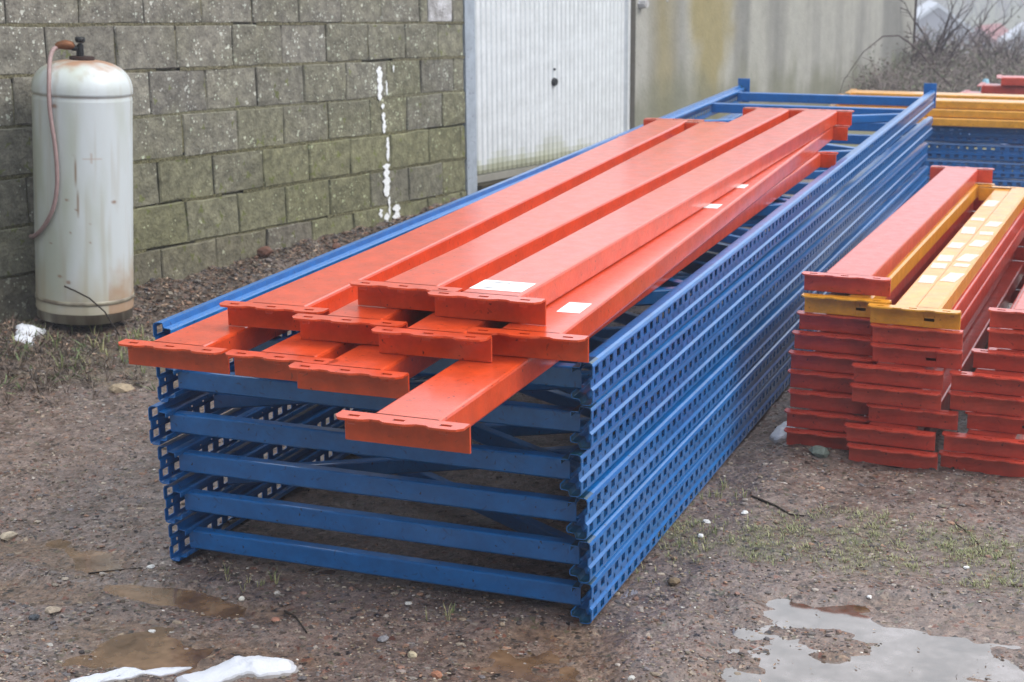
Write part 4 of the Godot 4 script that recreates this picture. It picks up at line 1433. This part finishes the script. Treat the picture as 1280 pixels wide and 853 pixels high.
	for i in range(1, pts.size() - 1):
		var t := (curve.get_point_position(i + 1) - curve.get_point_position(i - 1)) * 0.17
		curve.set_point_in(i, -t)
		curve.set_point_out(i, t)
	var path := []
	var rad := []
	var L := curve.get_baked_length()
	for i in 70:
		path.append(curve.sample_baked(L * i / 69.0, true))
		rad.append(0.0078)
	var hm := MB.new()
	hm.tube(path, rad, 10)
	put("hose", hm.done(), M.hose, o)
	# dead stalk leaning against the foot of the cylinder
	var st := MB.new()
	var q := base + to_cam * 0.186
	st.tube([q + right * -0.066 + Vector3(0, 0.155, -0.0), q + right * -0.03 + Vector3(0, 0.135, 0), q + right * 0.02 + Vector3(0, 0.105, 0) + to_cam * 0.01, q + right * 0.07 + Vector3(0, 0.055, 0) + to_cam * 0.03, q + right * 0.115 + Vector3(0, -0.03, 0) + to_cam * 0.06], [0.0035, 0.003, 0.003, 0.003, 0.0035], 5)
	tag(put("dead_stalk", st.done(), M.twig), "thin dead stalk leaning on the foot of the gas cylinder", "stalk")

# ---------------------------------------------------------------- small things on the ground
func snow_mesh(outline: Array, h: float, seed_: int) -> ArrayMesh:
	# outline of points (x, z): a soft mound that thins out towards its rim
	var r := RandomNumberGenerator.new()
	r.seed = seed_
	var c := Vector2.ZERO
	for p in outline:
		c += p
	c /= outline.size()
	var cl := PackedVector2Array()
	var n := outline.size()
	for i in n:
		for k in 8:
			var p: Vector2 = (outline[i] as Vector2).cubic_interpolate(outline[(i + 1) % n], outline[posmod(i - 1, n)], outline[(i + 2) % n], k / 8.0)
			cl.append(p + Vector2(r.randfn(0, 0.0012), r.randfn(0, 0.0012)))
	var m := MB.new()
	m.smooth = 1
	var rings := 12
	var at := func(i: int, k: int) -> Vector3:
		var t := 1.0 - float(i) / rings
		var p := c.lerp(cl[k % cl.size()], t)
		var y := height(p.x, p.y) + h * pow(1.0 - pow(t, 2.2), 0.8) - (0.008 if i == 0 else 0.0) + 0.0025 * n_fine.get_noise_2d(p.x, p.y)
		return Vector3(p.x, y, p.y)
	for i in rings:
		for k in cl.size():
			var a: Vector3 = at.call(i, k)
			var b: Vector3 = at.call(i, k + 1)
			var d: Vector3 = at.call(i + 1, k + 1)
			var e: Vector3 = at.call(i + 1, k)
			m.col = [Color(0.45, 0.41, 0.38), Color(0.80, 0.79, 0.79), Color(1, 1, 1)][mini(i, 2)] if i < 3 else Color(1, 1, 1)
			m.quad(b, a, e, d)
	return m.done()

func build_small() -> void:
	tag(put("snow_patch", snow_mesh([Vector2(-0.722, 0.52), Vector2(-0.69, 0.455), Vector2(-0.645, 0.395), Vector2(-0.585, 0.367), Vector2(-0.530, 0.366), Vector2(-0.492, 0.395), Vector2(-0.53, 0.44), Vector2(-0.60, 0.48), Vector2(-0.66, 0.545)], 0.024, 5), M.snow), "thick bright patch of snow, the right one of two at the bottom edge", "snow")
	tag(put("snow_patch", snow_mesh([Vector2(-0.93, 0.60), Vector2(-0.87, 0.535), Vector2(-0.80, 0.485), Vector2(-0.745, 0.435), Vector2(-0.715, 0.432), Vector2(-0.73, 0.468), Vector2(-0.77, 0.52), Vector2(-0.83, 0.575), Vector2(-0.88, 0.62)], 0.009, 6), M.snow), "thin half-melted strip of snow, the left one of two at the bottom edge", "snow")
	tag(put("snow_patch", snow_mesh([Vector2(-2.80, -1.72), Vector2(-2.74, -1.76), Vector2(-2.69, -1.70), Vector2(-2.66, -1.60), Vector2(-2.60, -1.50), Vector2(-2.66, -1.47), Vector2(-2.72, -1.56), Vector2(-2.77, -1.63)], 0.03, 7), M.snow), "small patch of snow among the weeds left of the gas cylinder", "snow")
	tag(put("snow_patch", snow_mesh([Vector2(0.055, -1.50), Vector2(0.075, -1.60), Vector2(0.115, -1.62), Vector2(0.125, -1.50), Vector2(0.10, -1.43)], 0.03, 8), M.snow), "little heap of snow between the blue stack and the red stack", "snow")
	var rocks := [
		[0.067, -0.715, 0.013, 0.5, Color(0.85, 0.85, 0.85), "white stone beside the blue stack, the upper of a close pair", "white stone"],
		[0.148, -0.792, 0.012, 0.5, Color(0.85, 0.85, 0.84), "rounded white stone right of the blue stack near a dark stick", "white stone"],
		[0.084, -0.593, 0.010, 0.6, Color(0.84, 0.84, 0.85), "white stone beside the blue stack, the lower of a close pair", "white stone"],
		[-1.094, 0.028, 0.011, 0.5, Color(0.84, 0.84, 0.82), "small white stone by the left front foot of the blue stack", "white stone"],
		[-0.794, 0.117, 0.011, 0.6, Color(0.82, 0.79, 0.70), "cream stone in front of the lowest blue brace, beside a short stick", "stone"],
		[0.717, -0.604, 0.009, 0.4, Color(0.88, 0.88, 0.88), "white stone at the right edge beyond the grass", "white stone"],
		[0.530, -0.375, 0.008, 0.5, Color(0.86, 0.86, 0.86), "tiny white stone between the grass and the puddle", "white stone"],
		[-0.899, 0.318, 0.010, 0.3, Color(0.82, 0.82, 0.80), "flat white stone above the snow patches", "white stone"],
		[-0.424, 0.024, 0.009, 0.5, Color(0.83, 0.83, 0.80), "small white stone under the middle of the blue braces", "white stone"],
		[-0.310, 0.252, 0.014, 0.7, Color(0.62, 0.54, 0.38), "yellowish pebble at the bottom middle of the yard", "stone"],
		[-1.153, 0.326, 0.021, 0.35, Color(0.46, 0.37, 0.28), "flat tan stone in the mud at the lower left", "stone"],
		[-1.165, 0.375, 0.016, 0.5, Color(0.06, 0.07, 0.085), "dark slate chip beside the flat tan stone", "stone"],
		[-2.074, -1.270, 0.055, 0.3, Color(0.40, 0.31, 0.21), "flat brown stone left of the orange beams' ends", "stone"],
		[-1.541, -0.017, 0.026, 0.4, Color(0.55, 0.46, 0.34), "pale tan stone at the left edge of the mud", "stone"],
		[0.240, -1.325, 0.034, 0.55, Color(0.19, 0.22, 0.18), "greenish stone under the front of the red stack", "stone"],
		[0.095, -0.310, 0.020, 0.5, Color(0.20, 0.14, 0.08), "brown clod of earth beside the near end of the blue stack", "clod"],
		[-0.735, 0.060, 0.011, 0.5, Color(0.62, 0.58, 0.53), "pale pebble just in front of the blue stack on the left", "stone"],
		[-0.66, 0.20, 0.012, 0.5, Color(0.42, 0.20, 0.14), "reddish brick crumb above the right snow patch", "brick crumb"],
		[-0.40, 0.20, 0.015, 0.5, Color(0.27, 0.27, 0.30), "grey stone beside the yellowish pebble", "stone"],
		[-0.22, 0.33, 0.016, 0.5, Color(0.45, 0.20, 0.12), "orange-red brick crumb at the bottom edge", "brick crumb"],
		[0.15, 0.20, 0.010, 0.5, Color(0.70, 0.69, 0.66), "pale pebble in the wet mud at the bottom", "stone"],
	]
	for i in rocks.size():
		var q: Array = rocks[i]
		var b := Basis(Vector3.UP, i * 1.3).scaled(Vector3(q[2], q[2], q[2]))
		var m := rock_mesh(900 + i, q[3])
		var o := put("stone", m, M.stone, self, Transform3D(b, Vector3(q[0], height(q[0], q[1]) + q[2] * q[3] * 0.45, q[1])))
		var mm: StandardMaterial3D = M.stone.duplicate()
		mm.albedo_color = (q[4] as Color).linear_to_srgb()
		o.material_override = mm
		tag(o, q[5], q[6])
	var sticks := [
		[[Vector2(0.140, -0.905), Vector2(0.175, -0.885), Vector2(0.215, -0.865), Vector2(0.255, -0.835), Vector2(0.290, -0.845)], 0.0035, "dark crooked stick on the ground between the two stacks", "stick"],
		[[Vector2(-0.675, 0.135), Vector2(-0.62, 0.185), Vector2(-0.56, 0.245)], 0.0026, "short dark stick in front of the blue stack, near the snow", "stick"],
		[[Vector2(0.660, -0.885), Vector2(0.70, -0.84), Vector2(0.74, -0.76), Vector2(0.728, -0.69)], 0.0018, "thin curved twig right of the grass by the red stack", "twig"],
		[[Vector2(-1.22, 0.10), Vector2(-1.17, 0.055), Vector2(-1.11, 0.04)], 0.0022, "thin root lying in the mud at the left", "root"],
	]
	for q in sticks:
		var path := []
		var rad := []
		for p in q[0]:
			path.append(Vector3(p.x, height(p.x, p.y) + q[1] * 0.8, p.y))
			rad.append(q[1] * (1.0 - 0.12 * rad.size()))
		var m := MB.new()
		m.tube(path, rad, 6)
		tag(put("stick", m.done(), M.twig), q[2], q[3])
	# brick rubble by the wall foot
	var br := [[0.72, 0.10, 0.042, "broken red-brown brick in the rubble at the foot of the wall"], [1.25, 0.13, 0.03, "chunk of broken brick in the rubble, right of the larger one"]]
	for i in br.size():
		var p := WALL_O + WALL_D * float(br[i][0]) + WALL_N * float(br[i][1])
		var m := rock_mesh(970 + i, 0.6)
		var bm: StandardMaterial3D = M.stone.duplicate()
		bm.albedo_color = Color(0.46, 0.31, 0.25)
		tag(put("broken_brick", m, bm, self, Transform3D(Basis.from_euler(Vector3(0.3, 0.7 + i, 0.2)).scaled(Vector3.ONE * float(br[i][2])), Vector3(p.x, height(p.x, p.y) + 0.02, p.y))), br[i][3], "brick")

# ---------------------------------------------------------------- what lies beyond the yard
func shrub(called: String, label: String, at: Vector3, tall: float, seed_: int, spread := 0.5) -> void:
	var o := thing(called, label, "shrub", at, 0.0, "bare shrubs behind the yard")
	var r := RandomNumberGenerator.new()
	r.seed = seed_
	var m := MB.new()
	var stack := []
	for i in 5:
		stack.append([Vector3(r.randfn(0, 0.08), 0, r.randfn(0, 0.08)), Vector3(r.randfn(0, spread * 0.6), 1, r.randfn(0, spread * 0.6)).normalized(), tall * r.randf_range(0.45, 0.7), 0.018 * tall, 0])
	while stack.size() > 0:
		var q: Array = stack.pop_back()
		var p: Vector3 = q[0]
		var d: Vector3 = q[1]
		var path := [p]
		var rad := [q[3]]
		var n := 4
		for i in n:
			d = (d + Vector3(r.randfn(0, 0.16), r.randfn(0, 0.08), r.randfn(0, 0.16))).normalized()
			p = p + d * (float(q[2]) / n)
			path.append(p)
			rad.append(float(q[3]) * (1.0 - 0.16 * (i + 1)))
			if q[4] < 3 and r.randf() < 0.85:
				stack.append([p, (d + Vector3(r.randfn(0, spread), r.randfn(0.1, 0.3), r.randfn(0, spread))).normalized(), float(q[2]) * r.randf_range(0.4, 0.7), float(q[3]) * 0.55, q[4] + 1])
		m.tube(path, rad, 4)
	m.col = Color.WHITE
	put("branches", m.done(), M.bramble, o)

# the shed that closes the yard behind the photographer
func build_shed() -> void:
	var o := thing("storage_shed", "long dark storage shed closing the yard opposite the stacks", "shed", Vector3(-1.2, 0.0, 5.6), 0.0)
	var w := MB.new()
	w.col = Color(0.45, 0.42, 0.40)
	w.box(Vector3(-7.0, -0.2, 0.0), Vector3(5.0, 4.2, 4.0))
	put("wall", w.done(), M.mortar, o)
	var r := MB.new()
	r.quad(Vector3(-7.3, 4.1, -0.4), Vector3(-7.3, 5.4, 4.2), Vector3(5.3, 5.4, 4.2), Vector3(5.3, 4.1, -0.4))
	r.quad(Vector3(-7.3, 4.2, -0.4), Vector3(5.3, 4.2, -0.4), Vector3(5.3, 5.5, 4.2), Vector3(-7.3, 5.5, 4.2))
	r.quad(Vector3(5.3, 4.1, -0.4), Vector3(5.3, 4.2, -0.4), Vector3(-7.3, 4.2, -0.4), Vector3(-7.3, 4.1, -0.4))
	put("roof", r.done(), M.rust, o)
	for x in [-4.5, -0.5, 3.5]:
		var d := MB.new()
		d.bevel(Vector3(x - 0.9, -0.1, -0.06), Vector3(x + 0.9, 2.4, -0.001), 0.01)
		put("door", d.done(), M.dark_metal, o)

func build_background() -> void:
	# bramble thicket along the far edge of the yard
	var tw := MB.new()
	tw.tube([Vector3(0, 0, 0), Vector3(0.05, 0.35, 0.02), Vector3(0.16, 0.65, 0.0), Vector3(0.38, 0.85, 0.05), Vector3(0.62, 0.86, 0.04)], [0.014, 0.012, 0.010, 0.008, 0.005], 4)
	var tm := tw.done()
	var xf := []
	var cols := []
	for i in 9000:
		var z := rng.randf_range(-16.5, -10.6)
		var x := rng.randf_range(-1.15 - 0.13 * (-z - 10.0), 2.2)
		var s := rng.randf_range(0.2, 0.6)
		s *= 0.75 + 0.5 * n_big.get_noise_2d(x * 8.0, z * 8.0)
		xf.append(Transform3D(Basis.from_euler(Vector3(rng.randfn(0, 0.4), rng.randf() * TAU, rng.randfn(0, 0.5))).scaled(Vector3.ONE * s), Vector3(x, terrain(x, z) + rng.randf_range(-0.1, 0.12), z)))
		var c := Color(0.12, 0.095, 0.09).lerp(Color(0.27, 0.225, 0.21), rng.randf())
		if rng.randf() < 0.2:
			c = Color(0.13, 0.14, 0.09)
		cols.append(c)
	multi("bramble_thicket", tm, M.leaf, xf, cols)
	var leafm := MB.new()
	leafm.quad(Vector3(-1, 0, 0), Vector3(0, 0.1, 0.5), Vector3(1, 0.2, 0), Vector3(0, 0.15, -0.5))
	xf = []
	cols = []
	for i in 26000:
		var z := rng.randf_range(-16.5, -10.4)
		var x := rng.randf_range(-1.15 - 0.13 * (-z - 10.0), 2.2)
		var s := rng.randf_range(0.007, 0.02)
		var yy := absf(rng.randfn(0.0, 0.19))
		xf.append(Transform3D(Basis.from_euler(Vector3(rng.randfn(0, 0.8), rng.randf() * TAU, rng.randfn(0, 0.8))).scaled(Vector3.ONE * s), Vector3(x, terrain(x, z) + yy, z)))
		cols.append(Color(0.09, 0.07, 0.06).lerp(Color(0.20, 0.16, 0.13), rng.randf()) if rng.randf() < 0.75 else Color(0.10, 0.12, 0.065))
	multi("dead_foliage", leafm.done(), M.leaf, xf, cols)
	# arching bramble stems near the end of the concrete wall
	var arch := MB.new()
	arch.tube([Vector3(-1.50, -0.22, -11.2), Vector3(-1.42, 0.10, -11.2), Vector3(-1.28, 0.34, -11.3), Vector3(-1.13, 0.475, -11.4), Vector3(-1.0, 0.48, -11.45), Vector3(-0.84, 0.36, -11.5), Vector3(-0.66, 0.16, -11.5), Vector3(-0.45, -0.02, -11.5), Vector3(-0.3, -0.2, -11.5)], [0.002, 0.003, 0.004, 0.006, 0.007, 0.007, 0.007, 0.007, 0.008], 6)
	tag(put("bramble_stem", arch.done(), M.bramble), "bare bramble stem arching over in front of the end of the concrete wall", "bramble")
	shrub("bare_shrub", "tall bare shrub just beyond the end of the concrete wall", Vector3(-1.28, terrain(-1.3, -14.2), -14.2), 0.75, 21, 0.5)
	shrub("bare_shrub", "bare forked shrub in front of the grey house", Vector3(-1.05, terrain(-1.0, -14.8), -14.8), 1.05, 22, 0.45)
	shrub("bare_shrub", "bare shrub in front of the red-roofed house", Vector3(-0.55, terrain(-0.5, -15.0), -15.0), 0.85, 23, 0.5)
	shrub("bare_shrub", "dense bare shrub at the right edge of the background", Vector3(0.0, terrain(0.0, -14.5), -14.5), 0.7, 24, 0.6)
	shrub("bare_shrub", "low bare shrub just left of the forked one", Vector3(-0.85, terrain(-0.85, -13.4), -13.4), 0.6, 25, 0.7)
	shrub("bare_shrub", "low bare shrub under the red-roofed house", Vector3(-0.25, terrain(-0.25, -13.6), -13.6), 0.65, 26, 0.7)
	# houses in the valley
	house("grey_house", "pale grey house with a snowy roof in the valley beyond the wall", Vector3(-10.3, -7.6, -92.0), 3.6, 3.4, 3.0, 0.25, M.plaster, M.roof_snow)
	house("red_house", "small house with a red roof in the valley", Vector3(-7.6, -6.9, -97.0), 2.6, 2.2, 1.1, -0.4, M.roof_red, M.roof_red)
	house("white_house", "white house at the right edge of the valley", Vector3(-5.4, -7.5, -95.0), 2.4, 2.2, 2.0, 0.2, M.plaster, M.roof_snow)
	# lying snow on the slopes
	var sn := MB.new()
	sn.smooth = 1
	for q in [[-12.0, -80.0, 4.0, 2.2], [-8.6, -78.0, 2.0, 1.2], [-5.2, -84.0, 1.7, 2.2], [-4.0, -76.0, 1.4, 1.6], [-6.0, -118.0, 3.0, 4.0]]:
		var n := 18
		for i in n:
			var a0 := TAU * i / n
			var a1 := TAU * (i + 1) / n
			var r0 := 1.0 + 0.25 * sin(a0 * 3.0 + q[0])
			var r1 := 1.0 + 0.25 * sin(a1 * 3.0 + q[0])
			var p := func(a: float, r: float) -> Vector3:
				var x: float = q[0] + cos(a) * q[2] * r
				var z: float = q[1] + sin(a) * q[3] * r
				return Vector3(x, terrain(x, z) + 0.35, z)
			sn.tri(p.call(a1, r1), p.call(a0, r0), p.call(0.0, 0.0))
	kind(put("snow_field", sn.done(), M.roof_snow), "structure")
	# far scrub that reads as one mass
	xf = []
	cols = []
	for i in 1500:
		var z := rng.randf_range(-200.0, -40.0)
		var x := rng.randf_range(-0.22, 0.05) * -z + rng.randf_range(-6, 6)
		var s := rng.randf_range(0.4, 1.3)
		xf.append(Transform3D(Basis.from_euler(Vector3(rng.randfn(0, 0.3), rng.randf() * TAU, rng.randfn(0, 0.3))).scaled(Vector3(s, s * 1.3, s)), Vector3(x, terrain(x, z), z)))
		cols.append(Color(0.16, 0.13, 0.12).lerp(Color(0.26, 0.23, 0.18), rng.randf()))
	multi("far_scrub", blade_mesh(), M.leaf, xf, cols)

func house(called: String, label: String, at: Vector3, w: float, d: float, h: float, turn: float, wm: Material, rm: Material) -> void:
	var o := thing(called, label, "house", at, turn)
	var b := MB.new()
	b.box(Vector3(-w / 2, -2.0, -d / 2), Vector3(w / 2, h, d / 2))
	b.tri(Vector3(-w / 2, h, d / 2), Vector3(w / 2, h, d / 2), Vector3(0, h + w * 0.35, d / 2))
	b.tri(Vector3(w / 2, h, -d / 2), Vector3(-w / 2, h, -d / 2), Vector3(0, h + w * 0.35, -d / 2))
	put("wall", b.done(), wm, o)
	var r := MB.new()
	var e := 0.25
	var t := 0.22
	for sx in [-1.0, 1.0]:
		var a := Vector3(sx * (w / 2 + e), h - e * 0.7, d / 2 + e)
		var c := Vector3(0, h + w * 0.35 + 0.02, d / 2 + e)
		var bk := Vector3(0, 0, -d - 2 * e)
		var up := Vector3(0, t, 0)
		_face(r, a + up, c + up, c + up + bk, a + up + bk, sx > 0)
		_face(r, a, a + bk, c + bk, c, sx > 0)
		_face(r, a, c, c + up, a + up, sx > 0)
		_face(r, a + bk, a, a + up, a + up + bk, sx > 0)
		_face(r, c + bk, a + bk, a + bk + up, c + bk + up, sx > 0)
	put("roof", r.done(), rm, o)
	for i in 2:
		var wn := MB.new()
		var x := -w * 0.22 + i * w * 0.44
		wn.box(Vector3(x - 0.3, h * 0.3, d / 2), Vector3(x + 0.3, h * 0.3 + 0.9, d / 2 + 0.05))
		put("window", wn.done(), M.window, o)

# ---------------------------------------------------------------- scene
func _ready() -> void:
	var cam := Camera3D.new()
	cam.name = "camera"
	add_child(cam)
	cam.position = Vector3(1.0007, 1.4721, 3.0163)
	cam.rotation_order = EULER_ORDER_YXZ
	cam.rotation = Vector3(-0.2560, 0.3727, -0.0095)
	cam.near = 0.05
	cam.far = 1500.0
	cam.current = true
	var att := CameraAttributesPhysical.new()
	att.frustum_focal_length = 58.7
	att.frustum_focus_distance = 3.35
	att.frustum_near = 0.05
	att.frustum_far = 1500.0
	att.exposure_aperture = 9.5
	cam.attributes = att
	cam.fov = 24.04

	var env := Environment.new()
	env.background_mode = Environment.BG_SKY
	var sky := Sky.new()
	var sm := ProceduralSkyMaterial.new()
	sm.sky_top_color = Color(0.955, 0.975, 1.0)
	sm.sky_horizon_color = Color(0.60, 0.63, 0.67)
	sm.sky_curve = 0.6
	sm.ground_bottom_color = Color(0.30, 0.28, 0.26)
	sm.ground_horizon_color = Color(0.6, 0.6, 0.6)
	sm.sky_energy_multiplier = 1.15
	sky.sky_material = sm
	env.sky = sky
	env.tonemap_mode = Environment.TONE_MAPPER_LINEAR
	env.tonemap_exposure = 2.0
	env.ambient_light_source = Environment.AMBIENT_SOURCE_SKY
	env.sdfgi_enabled = true
	env.ssao_enabled = true
	env.ssil_enabled = true
	env.fog_enabled = true
	env.fog_density = 0.005
	env.fog_light_color = Color(0.86, 0.88, 0.93)
	var we := WorldEnvironment.new()
	we.name = "world_environment"
	we.environment = env
	add_child(we)
	var sun := DirectionalLight3D.new()
	sun.name = "sun"
	sun.light_energy = 0.5
	sun.light_angular_distance = 25.0
	sun.light_color = Color(1.0, 0.98, 0.95)
	sun.shadow_enabled = true
	add_child(sun)
	sun.rotation_degrees = Vector3(-42, 100, 0)

	rng.seed = 4711
	n_macro = noise(1, 2.2, 3)
	n_mid = noise(2, 7.0, 3)
	n_fine = noise(3, 26.0, 3)
	n_big = noise(4, 0.03, 3)
	make_materials()
	build_ground()
	build_wall()
	build_shed()
	build_main_stack()
	build_right_stack()
	build_back_stacks()
	build_cylinder()
	build_background()
	build_litter()
	build_grass()
	build_small()
	print("fov ", cam.fov)
